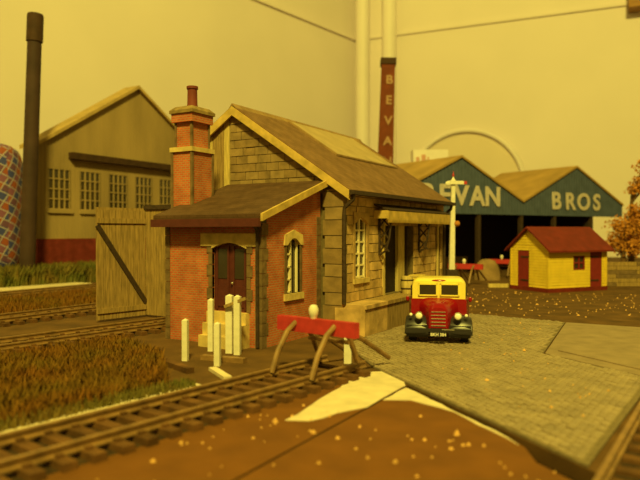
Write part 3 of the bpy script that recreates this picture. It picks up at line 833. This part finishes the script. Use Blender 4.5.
# ------------------------------------------------------------------ yellow hut
p = W(15.0, 42)
hut = thing('wooden_hut', 'small yellow boarded hut with a red roof and maroon doors', 'hut', (p.x, p.y, 0), R(55))
HL, HD, HE, HA = 5.25, 3.5, 2.95, 4.25
MB().box(-0.08, HL + 0.08, -0.08, HD + 0.08, 0, 0.28).build('plinth', M['hut_red'], hut)
hd = (3.75, 4.85, 0.28, 2.72); hw = (2.2, 3.25, 1.45, 2.4)
gd = (1.75, 2.85, 0.28, 2.75)
b = MB()
nb = 14
for i in range(nb):
    z0 = 0.28 + (HE - 0.28) * i / nb; z1 = 0.28 + (HE - 0.28) * (i + 1) / nb
    for (a, c, w0, w1) in grid_holes(0, HL, z0, z1, [h for h in (hd, hw) if h[2] < z1 - 0.01 and h[3] > z0 + 0.01 and False] + [(h[0], h[1], max(h[2], z0), min(h[3], z1)) for h in (hd, hw) if h[2] < z1 and h[3] > z0]):
        b.prism([(0.0, w0), (0.0, w1), (0.1, w1), (0.1, w0)] if False else [(-0.03, w0), (0.1, w0), (0.1, w1), (0.0, w1)], lambda u, w, t: (a + (c - a)*t, u, w))
b.build('front_boards', M['hut_yellow'], hut)
b = MB()
for i in range(22):
    z0 = 0.28 + 0.19 * i; z1 = z0 + 0.19
    for (a, c, w0, w1) in grid_holes(0, HD, z0, z1, [(gd[0], gd[1], max(gd[2], z0), min(gd[3], z1))] if gd[3] > z0 else []):
        pp = [(a, w0), (c, w0), (c, w1), (a, w1)]
        gs = (HA - HE) / (HD/2)
        pp = clip(pp, -gs, 1, HE); pp = clip(pp, gs, 1, HE + gs*HD) if pp else pp
        if area(pp) > 1e-3: b.prism(pp, lambda u, w, t: (0.1 - 0.1*t - (0.03 if abs(w - w0) < 1e-6 and t else 0), u, w))
b.build('gable_boards', M['hut_yellow'], hut)
MB().box(0.1, HL, HD - 0.1, HD, 0.28, HE).build('back_wall', M['hut_yellow'], hut)
MB().prism([(0, 0.28), (HD, 0.28), (HD, HE), (HD/2, HA), (0, HE)], lambda u, w, t: (HL - 0.1*t, u, w)).build('far_gable', M['hut_yellow'], hut)
for s in (0, 1):
    gs = (HA - HE) / (HD/2)
    ye = -0.4 if s == 0 else HD + 0.4
    MB().prism([(HD/2, HA), (ye, HE - 0.4*gs), (ye, HE - 0.4*gs + 0.12), (HD/2, HA + 0.12)], lambda u, w, t: (-0.3 + (HL + 0.7)*t, u, w)).build('roof_slope', M['hut_red'], hut)
for (x, y) in ((0, 0), (HL, 0), (0, HD)): MB().box(x - 0.06, x + 0.06, y - 0.06, y + 0.06, 0.28, HE - 0.05).build('corner_post', M['hut_yellow'], hut)
d1 = MB().box(hd[0], hd[1], 0.0, 0.06, hd[2], hd[3]).build('door', M['hut_door'], hut)
for zz in (0.7, 2.3): MB().box(hd[0] + 0.05, hd[1] - 0.3, -0.03, 0.0, zz - 0.05, zz + 0.05).build('strap_hinge', M['dark_iron'], d1)
d2 = MB().box(0.0, 0.06, gd[0], gd[1], gd[2], gd[3]).build('door', M['hut_door'], hut)
for zz in (0.7, 2.3): MB().box(-0.03, 0.0, gd[0] + 0.05, gd[1] - 0.3, zz - 0.05, zz + 0.05).build('strap_hinge', M['dark_iron'], d2)
wn = MB().box(hw[0], hw[1], 0.05, 0.09, hw[2], hw[3]).build('window', M['glass'], hut)
b = MB()
for xx in (hw[0] + 0.05, (hw[0]+hw[1])/2, hw[1] - 0.05): b.box(xx - 0.05, xx + 0.05, -0.02, 0.06, hw[2], hw[3])
for zz in (hw[2] + 0.05, (hw[2]+hw[3])/2, hw[3] - 0.05): b.box(hw[0], hw[1], -0.015, 0.06, zz - 0.05, zz + 0.05)
b.build('window_frame', M['hut_door'], wn)

# ------------------------------------------------------------------ buffer stops
def buffer_stop(label, loc, rz):
    t = thing('buffer_stop', label, 'buffer stop', loc, rz, 'rail-built buffer stops')
    MB().box(-1.35, 1.35, -0.3, -0.08, 1.2, 1.6).build('beam', M['red'], t)
    for s in (-1, 1):
        x = s * 0.68
        pth = [(x, -1.25, 0.2), (x, -1.0, 0.75), (x, -0.62, 1.25), (x, -0.2, 1.5), (x, 0.1, 1.42), (x, 0.45, 1.0), (x, 0.8, 0.35)]
        MB().tube(pth, 0.075, 8).build('bent_rail', M['rail'], t, True)
        MB().tube([(x, 0.0, 1.4), (x*1.05, 1.0, 0.95), (x*1.1, 2.3, 0.25)], 0.075, 8).build('rear_stay', M['rail'], t, True)
    MB().bar((-0.7, 0.35, 0.95), (0.7, 0.35, 0.95), 0.1, 0.1).build('cross_tie', M['rail'], t)
    lm = MB().lathe([(0.09, 1.6), (0.11, 1.68), (0.13, 1.72), (0.14, 1.86), (0.1, 1.95), (0.04, 1.98)], -0.1, -0.19, 12).build('lamp', M['white'], t, True)
    return t
bs = buffer_stop('near buffer stop with red beam and white lamp at the foreground track end', (-8.78, 15.25, 0.03), R(-8.45))
for lab, (lat, d), rz in (('far buffer stop with red beam standing right of the white signal post', (11.1, 48.5), R(-4)), ('far buffer stop with red beam beside the hut gable', (16.2, 56.5), R(0))):
    c = copy_tree(bs); q = W(lat, d); c.location = (q.x, q.y, 0); c.rotation_euler = (0, 0, rz); c['label'] = lab

# ------------------------------------------------------------------ bus   (local: front faces -y, origin on the ground under the front bumper)
p = W(4.15, 22.4)
bus = thing('vintage_bus', 'small vintage bus in red and cream facing the camera', 'bus', (p.x, p.y, 0.09), R(19))
def rounded(w, z0, z1, r, n=5, bottom=False):
    pts = [(-w/2, z0), (w/2, z0)]
    for i in range(n + 1): a = math.pi/2 * i / n; pts.append((w/2 - r + r*math.cos(a), z1 - r + r*math.sin(a)))
    for i in range(n + 1): a = math.pi/2 + math.pi/2 * i / n; pts.append((-w/2 + r + r*math.cos(a), z1 - r + r*math.sin(a)))
    return pts
def loft(secs):
    b = MB(); n = len(secs[0][1]); 
    for y, pts in secs: b.v += [(u, y, w) for u, w in pts]
    for i in range(len(secs) - 1):
        for k in range(n): b.f.append((i*n + k, i*n + (k+1) % n, (i+1)*n + (k+1) % n, (i+1)*n + k))
    b.f.append(tuple(range(n))); b.f.append(tuple(range(len(secs)*n - 1, (len(secs)-1)*n - 1, -1)))
    return b
loft([(1.0, rounded(1.9, 1.42, 2.1, 0.2)), (1.1, rounded(1.94, 1.42, 2.17, 0.24)), (1.4, rounded(1.98, 1.42, 2.21, 0.28)), (3.2, rounded(2.0, 1.42, 2.16, 0.3)), (4.0, rounded(1.96, 1.42, 1.98, 0.3)), (4.3, rounded(1.8, 1.42, 1.75, 0.2))]).build('upper_body', M['bus_cream'], bus, True)
loft([(0.95, rounded(1.98, 0.45, 1.47, 0.08)), (1.6, rounded(2.2, 0.45, 1.47, 0.08)), (4.3, rounded(2.1, 0.45, 1.47, 0.08)), (4.4, rounded(1.9, 0.5, 1.4, 0.08))]).build('lower_body', M['bus_red'], bus, True)
loft([(-0.02, rounded(0.62, 0.5, 1.26, 0.26)), (0.08, rounded(0.72, 0.5, 1.36, 0.3)), (0.6, rounded(0.98, 0.5, 1.42, 0.34)), (1.0, rounded(1.45, 0.5, 1.5, 0.34))]).build('bonnet', M['bus_red'], bus, True)
gr = MB().box(-0.27, 0.27, -0.05, -0.02, 0.55, 1.2).build('grille', M['bus_red'], bus)
for i in range(5): MB().box(-0.25, 0.25, -0.075, -0.05, 0.62 + i*0.12, 0.65 + i*0.12).build('grille_bar', M['chrome'], gr)
for s in (-1, 1):
    # front wing: a swept arch over the wheel
    sec = []
    for i in range(9):
        a = math.pi * (0.06 + 0.94 * i / 8)
        sec.append((0.62 - 0.56*math.cos(a), 0.40 + 0.52*math.sin(a)))
    b = MB(); nsec = len(sec); q = []
    for (y, z) in sec:
        for (x, dz) in ((0.42, -0.05), (0.6, 0.02), (0.9, 0.02), (1.15, -0.06), (1.18, -0.2), (1.1, -0.22), (0.44, -0.14)):
            q.append((s*x, y, z + dz))
    b.v = q
    for i in range(nsec - 1):
        for k in range(7): b.f.append((i*7 + k, i*7 + (k+1) % 7, (i+1)*7 + (k+1) % 7, (i+1)*7 + k))
    b.f.append(tuple(range(7))); b.f.append(tuple(range(nsec*7 - 1, nsec*7 - 8, -1)))
    b.build('front_wing', M['bus_black'], bus, True)
    MB().box(min(s*0.35, s*1.12), max(s*0.35, s*1.12), 0.1, 0.5, 0.2, 0.62).build('front_valance', M['bus_black'], bus)
    h = MB(); h.ball((s*0.67, 0.06, 0.96), 0.145, 14, 8, 1, 0.8, 1); h.build('headlamp', M['chrome'], bus, True)
    MB().ball((s*0.67, -0.04, 0.96), 0.115, 14, 8, 1, 0.45, 1).build('headlamp_lens', M['lens'], bus, True)
    MB().ball((s*0.96, 0.12, 0.98), 0.06, 10, 6).build('side_lamp', M['lens'], bus, True)
    for y in (0.62, 3.4):
        w = MB().tube([(s*0.78, y, 0.42), (s*1.04, y, 0.42)], 0.42, 20).build('wheel', M['rubber'], bus, True)
        MB().tube([(s*1.04, y, 0.42), (s*1.06, y, 0.42)], 0.2, 14).build('hub', M['bus_cream'], w, True)
    # windscreen halves and side windows
    ws = MB().box(min(s*0.085, s*0.70), max(s*0.085, s*0.70), 0.965, 1.02, 1.6, 2.0).build('windscreen', M['glass'], bus)
    f = MB()
    a0, a1 = sorted((s*0.085, s*0.70))
    f.box(a0 - 0.04, a1 + 0.04, 0.95, 1.0, 1.57, 1.62); f.box(a0 - 0.04, a1 + 0.04, 0.95, 1.0, 1.98, 2.03)
    f.box(a0 - 0.04, a0 + 0.01, 0.95, 1.0, 1.57, 2.03); f.box(a1 - 0.01, a1 + 0.04, 0.95, 1.0, 1.57, 2.03)
    f.build('windscreen_frame', M['bus_cream'], ws)
    for i in range(3):
        y0 = 1.25 + i * 0.78
        MB().box(min(s*0.98, s*1.03), max(s*0.98, s*1.03), y0, y0 + 0.64, 1.55, 1.9).build('side_window', M['glass'], bus)
    MB().ball((s*1.13, 1.1, 1.45), 0.08, 10, 6, 0.8, 0.4, 1.3).build('mirror', M['bus_red'], bus, True)
    MB().bar((s*0.98, 1.15, 1.4), (s*1.11, 1.1, 1.45), 0.03, 0.03).build('mirror_arm', M['bus_black'], bus)
MB().ball((0, 1.08, 2.12), 0.3, 14, 8, 1, 0.3, 0.16).build('roof_sign', M['bus_red'], bus, True)
MB().box(-1.12, 1.12, -0.16, -0.1, 0.42, 0.54).build('bumper', M['bus_black'], bus)
MB().box(0.12, 0.55, -0.175, -0.16, 0.5, 0.53).build('bumper_trim', M['chrome'], bus)
pl = MB().box(-0.28, 0.28, -0.2, -0.16, 0.27, 0.42).build('number_plate', M['bus_black'], bus)
put('plate_lettering', text_mesh('BKH 384', 0.145, 0.004, M['white']), pl, loc=(0, -0.206, 0.295), rot=(R(90), 0, 0))

# ------------------------------------------------------------------ white posts, crates, timbers
def white_post(label, x, y, h, w=0.2, lean=0.0):
    b = MB().box(-w/2, w/2, -w/2, w/2, 0, h - 0.06)
    b.add([(-w/2,-w/2,h-0.06),(w/2,-w/2,h-0.06),(w/2,w/2,h-0.06),(-w/2,w/2,h-0.06),(0,0,h)], [(0,1,4),(1,2,4),(2,3,4),(3,0,4)])
    return b.build('white_post', M['white'], label=label, cat='post', group='white posts around the brick office', loc=(x, y, 0), rot=(0, lean, R(20)))
white_post('white post in front of the orange brick wall, leftmost of the white posts', -13.55, 15.1, 1.32, 0.17)
white_post('white post nearest the foreground track, below the maroon office door', -12.2, 15.0, 1.32, 0.17)
white_post('white post at the left edge of the office door steps', -13.9, 16.75, 1.78, 0.17)
white_post('wide white post just in front of the maroon office door', -13.15, 16.8, 1.95, 0.22)
dpost = white_post('white post with a brown rail at the right of the door steps', -12.75, 16.7, 1.95, 0.2)
MB().bar((-0.45, 0.05, 1.55), (0.3, -0.12, 1.85), 0.08, 0.1).build('handrail', M['brown_wood'], dpost)
white_post('short white post behind the near red buffer stop', -9.0, 17.3, 1.05, 0.22)
MB().bar((0, 0, 0.06), (1.15, -0.75, 0.06), 0.22, 0.1).build('timber_baulk', M['cream_ground'], label='cream timber lying beside the foreground track', cat='timber', loc=(-11.9, 14.4, 0.0))
MB().bar((0, 0, 0.08), (1.6, -0.6, 0.08), 0.24, 0.15).build('timber_baulk', M['sleeper'], label='dark sleeper lying in the grass near the white posts', cat='timber', loc=(-13.8, 14.4, 0.0))
MB().bar((0, 0, 0.08), (1.5, 0.2, 0.08), 0.24, 0.15).build('timber_baulk', M['rail'], label='brown timber lying behind the cream one by the track', cat='timber', loc=(-13.2, 15.5, 0.0))

dr1 = thing('oil_drum', 'tan banded drum standing on the loading dock', 'drum', (-11.22, 27.45, DZ - 0.01))
MB().lathe([(0.24, 0), (0.29, 0.25), (0.3, 0.4), (0.29, 0.55), (0.24, 0.78), (0.2, 0.78), (0.2, 0.75)], n=16).build('body', M['pale_wood'], dr1, True)
for z in (0.2, 0.58): MB().lathe([(0.295, z), (0.302, z + 0.03), (0.295, z + 0.06)], n=16).build('hoop', M['dark_iron'], dr1, True)
cr = thing('wooden_crate', 'yellow crate on the loading dock behind the bus', 'crate', (-11.05, 28.3, DZ - 0.01), R(8))
MB().box(-0.34, 0.34, -0.36, 0.36, 0, 0.8).build('body', M['drum'], cr)
for z in (0.06, 0.42, 0.72): MB().box(-0.36, 0.36, -0.38, 0.38, z, z + 0.06).build('batten', M['pale_wood'], cr)

# ------------------------------------------------------------------ signal post
p = W(8.62, 42)
sg = thing('signal_post', 'tall white signal post with a small arm beyond the shed end', 'signal', (p.x, p.y, 0))
sg.rotation_euler = (0, R(0.9), R(30))
q = []
for z, r in ((0, 0.19), (7.3, 0.115)): q += [(-r,-r,z),(r,-r,z),(r,r,z),(-r,r,z)]
MB().add(q, [(0,3,2,1),(4,5,6,7),(0,1,5,4),(1,2,6,5),(2,3,7,6),(3,0,4,7)]).build('post', M['white'], sg)
MB().box(-0.36, 0.36, -0.36, 0.36, 0, 1.55).build('post_base', M['dark_iron'], sg)
MB().lathe([(0.17, 7.28), (0.17, 7.4), (0.07, 7.5), (0.04, 7.62)], n=12).build('cap', M['white'], sg, True)
MB().lathe([(0.04, 7.6), (0.08, 7.7), (0.04, 7.82), (0.01, 8.0)], n=10).build('finial', M['red'], sg, True)
arm = MB().box(-0.35, 0.65, -0.24, -0.18, 7.12, 7.34).build('arm', M['white'], sg)
MB().box(0.65, 0.85, -0.24, -0.18, 7.13, 7.33).build('arm_tip', M['red'], arm)
MB().ball((-0.38, -0.2, 7.15), 0.17, 12, 8, 1, 0.4, 1).build('lamp', M['white'], sg, True)
MB().ball((0.28, -0.1, 4.55), 0.2, 12, 8).build('side_lamp', M['leaf'], sg, True)

# heap under a tarpaulin and a timber by the factory
p = W(13.9, 53.5)
b = MB(); nu, nv = 18, 8; rr = random.Random(8)
for j in range(nv + 1):
    for i in range(nu):
        a = 2*math.pi*i/nu; e = (math.pi/2) * j / nv
        k = 1 + 0.09 * math.sin(3*a + 1) + 0.05 * math.sin(7*a)
        b.v.append((1.05*k*math.cos(e)**0.7*math.cos(a) if j < nv else 0, 0.9*k*math.cos(e)**0.7*math.sin(a) if j < nv else 0, 1.75*math.sin(e)**0.85))
for j in range(nv):
    for i in range(nu): b.f.append((j*nu + i, j*nu + (i+1) % nu, (j+1)*nu + (i+1) % nu, (j+1)*nu + i))
b.f.append(tuple(range(nu - 1, -1, -1)))
b.build('tarpaulin_heap', M['tarp'], smooth=True, label='tan tarpaulin heap between the two far buffer stops', cat='tarpaulin', loc=(p.x, p.y, 0))
p = W(12.4, 46.0)
MB().bar((0, 0, 0.14), (2.2, 1.1, 0.14), 0.3, 0.26).build('timber_baulk', M['pale_wood'], label='pale timber lying on the ground left of the yellow hut', cat='timber', loc=(p.x - 0.3, p.y, 0))

# ------------------------------------------------------------------ sleeper wall and trees at the right
p = W(20.3, 47.0)
sw_ = thing('timber_retaining_wall', 'low grey brown plank wall right of the yellow hut', 'wall', (p.x, p.y, 0), R(30))
for i in range(6):
    k = 0; x = 0
    while x < 11.8:
        x1 = min(12, x + (3.0 if (k or i % 2) else 1.5))
        MB().box(x + 0.02, x1 - 0.02, 0.02*(i % 2), 0.3, i*0.3 + 0.01, (i + 1)*0.3 - 0.01).build('plank', M['brown_wood' if (i + k) % 3 else 'quoin'], sw_)
        x = x1; k += 1
def tree(label, loc, h, crowns, seed, n):
    t = thing('autumn_tree', label, 'tree', loc, 0, 'orange autumn trees by the right edge')
    rr = random.Random(seed)
    b = MB().tube([(0,0,0), (0.1,0.05,h*0.3), (-0.05,0.1,h*0.6), (0.1,0,h*0.9)], [0.32, 0.24, 0.16, 0.05], 8)
    for (cx, cy, cz, r) in crowns:
        z0 = min(cz * 0.75, h * 0.75)
        b.tube([(0, 0.05, z0), (cx*0.6, cy*0.6, cz - r*0.2), (cx, cy, cz)], [0.13, 0.08, 0.03], 6)
    b.build('trunk', M['bark'], t, True)
    f = MB()
    for (cx, cy, cz, r) in crowns:
        for k in range(int(n * r * r)):
            a = rr.uniform(0, 6.283); e = math.asin(rr.uniform(-1, 1)); q = r * rr.uniform(0.35, 1.0) * (1 + 0.25*math.sin(4*a)*math.cos(3*e))
            c = Vector((cx + q*math.cos(e)*math.cos(a), cy + q*math.cos(e)*math.sin(a), cz + 0.8*q*math.sin(e)))
            u = Vector((rr.gauss(0,1), rr.gauss(0,1), rr.gauss(0,1))).normalized(); v = u.orthogonal().normalized()
            s = rr.uniform(0.08, 0.18)
            f.add([c - u*s, c + v*s*0.7, c + u*s, c - v*s*0.7], [(0,1,2,3)])
    f.build('foliage', M['leaf'], t)
p = W(29.4, 60.5)
tree('tall orange autumn tree cut by the right edge, its high branch above the hut', (p.x, p.y, 0), 9.6, [(0.9, 0.6, 8.6, 1.2), (1.5, 0.9, 10.2, 1.4), (0.2, 0, 7.9, 0.75), (2.4, 1.3, 9.0, 1.3), (-0.2,0.2,3.4,1.6), (1.2,0.6,4.6,1.5)], 41, 260)
p = W(27.2, 57.5)
tree('low orange autumn tree right of the yellow hut behind the plank wall', (p.x, p.y, 0), 4.6, [(0, 0, 4.4, 1.5), (1.2, 0.7, 5.0, 1.4), (-0.6, 0, 3.0, 1.0), (1.6, 0.8, 3.2, 1.4), (0.5, 0.2, 2.6, 1.3), (1.0, 0.4, 5.9, 0.9)], 42, 260)

# gravel chips scattered over the boards and the yard
def chips(name, label, pts, smin, smax, seed):
    rr = random.Random(seed); b = MB()
    for x, y, z in pts:
        s = rr.uniform(smin, smax) * (1.6 if rr.random() < 0.12 else 1)
        a = rr.uniform(0, 6.28); ca, sa = math.cos(a)*s, math.sin(a)*s
        k = rr.uniform(0.5, 0.9); h = s * rr.uniform(0.6, 1.1)
        b.add([(x+ca, y+sa, z), (x-sa*k, y+ca*k, z), (x-ca, y-sa, z), (x+sa*k, y-ca*k, z), (x+ca*0.3, y+sa*0.3, z+h), (x-ca*0.4, y-sa*0.4, z+h*0.8)],
              [(0,1,4),(1,5,4),(1,2,5),(2,3,5),(3,4,5),(3,0,4),(0,3,2,1)])
    return b.build(name, M['chip'], label=label, cat='gravel', kind='stuff')
rr = random.Random(77)
def scatter(poly, n, z, clear=None):
    xs = [p[0] for p in poly]; ys = [p[1] for p in poly]; out = []
    while len(out) < n:
        x, y = rr.uniform(min(xs), max(xs)), rr.uniform(min(ys), max(ys))
        if inside(x, y, poly): out.append((x, y, z))
    return out
chips('gravel_chips', 'tan gravel chips scattered over the brown trackside boards', scatter([(-8.4, 6), (-6.4, 6), (-6.4, 12.6), (-8.2, 12.5)], 45, 0.01) + scatter([(-6.2, 7), (-1.5, 7), (-1.5, 11), (-6.2, 14)], 60, 0.0), 0.025, 0.06, 1)
chips('yard_gravel', 'pale gravel specks scattered over the brown yard before the hut', scatter([(-13.5, 31), (-5.0, 31), (0, 36), (0, 48), (-8.7, 43), (-16, 47), (-17, 42)], 330, 0.0), 0.025, 0.06, 2)
chips('road_gravel', 'few pale gravel specks lying on the stone setts', scatter([(-6, 16), (-2, 13), (-1.6, 18), (-5, 22), (-5, 29), (-9, 29)], 70, 0.09), 0.02, 0.045, 3)

# ------------------------------------------------------------------ things along the room walls
def on_wall(d, n, s, t, z=0): return corner + d * s + n * t + Vector((0, 0, z))
q = on_wall(dr, nr, 2.1, 1.5)
pp = thing('wall_pipe', 'cream vertical pipe in the room corner, left of the other pipe', 'pipe', (q.x, q.y, 0), 0, 'cream pipes in the room corner')
MB().lathe([(1.32, 0), (1.32, 92)], n=24).build('pipe_run', M['pipe'], pp, True)
MB().lathe([(1.42, 0), (1.42, 1.2), (1.32, 1.3)], n=24).build('pipe_foot', M['pipe'], pp, True)
q = on_wall(dr, nr, 7.2, 1.5)
c = copy_tree(pp); c.location = (q.x, q.y, 0); c['label'] = 'cream vertical wall pipe directly behind the lettered chimney'

q = on_wall(dr, nr, 20.5, 0.03)
ah = thing('arched_moulding', 'cream arched moulding on the right wall above the factory roofs', 'moulding', (q.x, q.y, 0), math.atan2(dr.y, dr.x))
ysgn = 1 if Vector((-dr.y, dr.x, 0)).dot(nr) > 0 else -1
AR, AC = 10.0, 11.6
pth = [(AR*math.cos(math.pi*i/32), ysgn*0.5, AC + AR*math.sin(math.pi*i/32)) for i in range(33)]
MB().tube([(AR, ysgn*0.5, 0)] + pth + [(-AR, ysgn*0.5, 0)], 0.42, 10).build('arch_rim', M['pipe'], ah, True)
pan = [(-AR, 0), (AR, 0)] + [(AR*math.cos(math.pi*i/32), AC + AR*math.sin(math.pi*i/32)) for i in range(1, 32)]
MB().prism([(AR*math.cos(math.pi*i/32), AC + AR*math.sin(math.pi*i/32)) for i in range(33)] + [(-AR, 0), (AR, 0)], lambda u, w, t: (u, ysgn*0.15*t, w)).build('arch_panel', M['arch_panel'], ah)

p = W(13.3, 78)
bx = thing('printed_carton', 'pale carton with pinkish red stripes behind the left factory roof', 'box', (p.x, p.y, 0), R(30))
MB().box(-2.1, 2.1, -1.0, 1.0, 0, 13.9).build('body', M['card'], bx)
for (x0, x1, z0, z1) in ((-1.75, -1.35, 9, 13.0), (-1.1, -0.6, 9, 13.3), (-0.4, -0.2, 10, 13.0), (0.9, 1.2, 9, 12.8), (1.35, 1.55, 9.5, 12.8)):
    MB().box(x0, x1, -1.02, -1.0, z0, z1).build('printed_stripe', M['print_red'], bx)

q = on_wall(dr, nr, 47.0, 0.02)
sh = thing('wall_cupboard', 'brown wooden cupboard corner on the wall at the top right', 'cupboard', (q.x, q.y, 0), math.atan2(dr.y, dr.x))
y0, y1 = sorted((0.0, ysgn*3.0))
MB().box(-1.0, 14, y0, y1, 38.4, 50).build('body', M['shelf'], sh)
y0, y1 = sorted((ysgn*3.0, ysgn*3.3))
MB().box(0.6, 13.8, y0, y1, 39.4, 49).build('door', M['chimney_brown'], sh)

# plaid bag at the left edge
p = W(-31.2, 59.5)
b = MB(); nu, nv = 28, 14
for j in range(nv + 1):
    e = -math.pi/2 + math.pi * j / nv
    for i in range(nu):
        a = 2*math.pi*i/nu
        sg_ = lambda v, k: math.copysign(abs(v) ** k, v)
        r_ = abs(math.cos(e)) ** 0.35
        b.v.append((3.4*r_*sg_(math.cos(a), 0.5), 2.0*r_*sg_(math.sin(a), 0.6), 5.95 + 5.95*sg_(math.sin(e), 0.45) + 0.25*math.sin(3*a + 2*e)*r_*(1 if 0 < j < nv else 0)))
for j in range(nv):
    for i in range(nu): b.f.append((j*nu + i, j*nu + (i+1) % nu, (j+1)*nu + (i+1) % nu, (j+1)*nu + i))
bag = thing('plaid_bag', 'blue and orange plaid bag behind the grey stack at the left edge', 'bag', (p.x, p.y, 0.15), R(30))
MB().add(b.v, b.f).build('body', M['plaid'], bag, True)
MB().tube([(-1.5, -2.0, 6.5), (-1.4, -2.25, 9), (-0.6, -2.2, 11.3), (0.6, -2.2, 11.3), (1.4, -2.25, 9), (1.5, -2.0, 6.5)], 0.22, 8).build('carrying_strap', M['print_red'], bag, True)
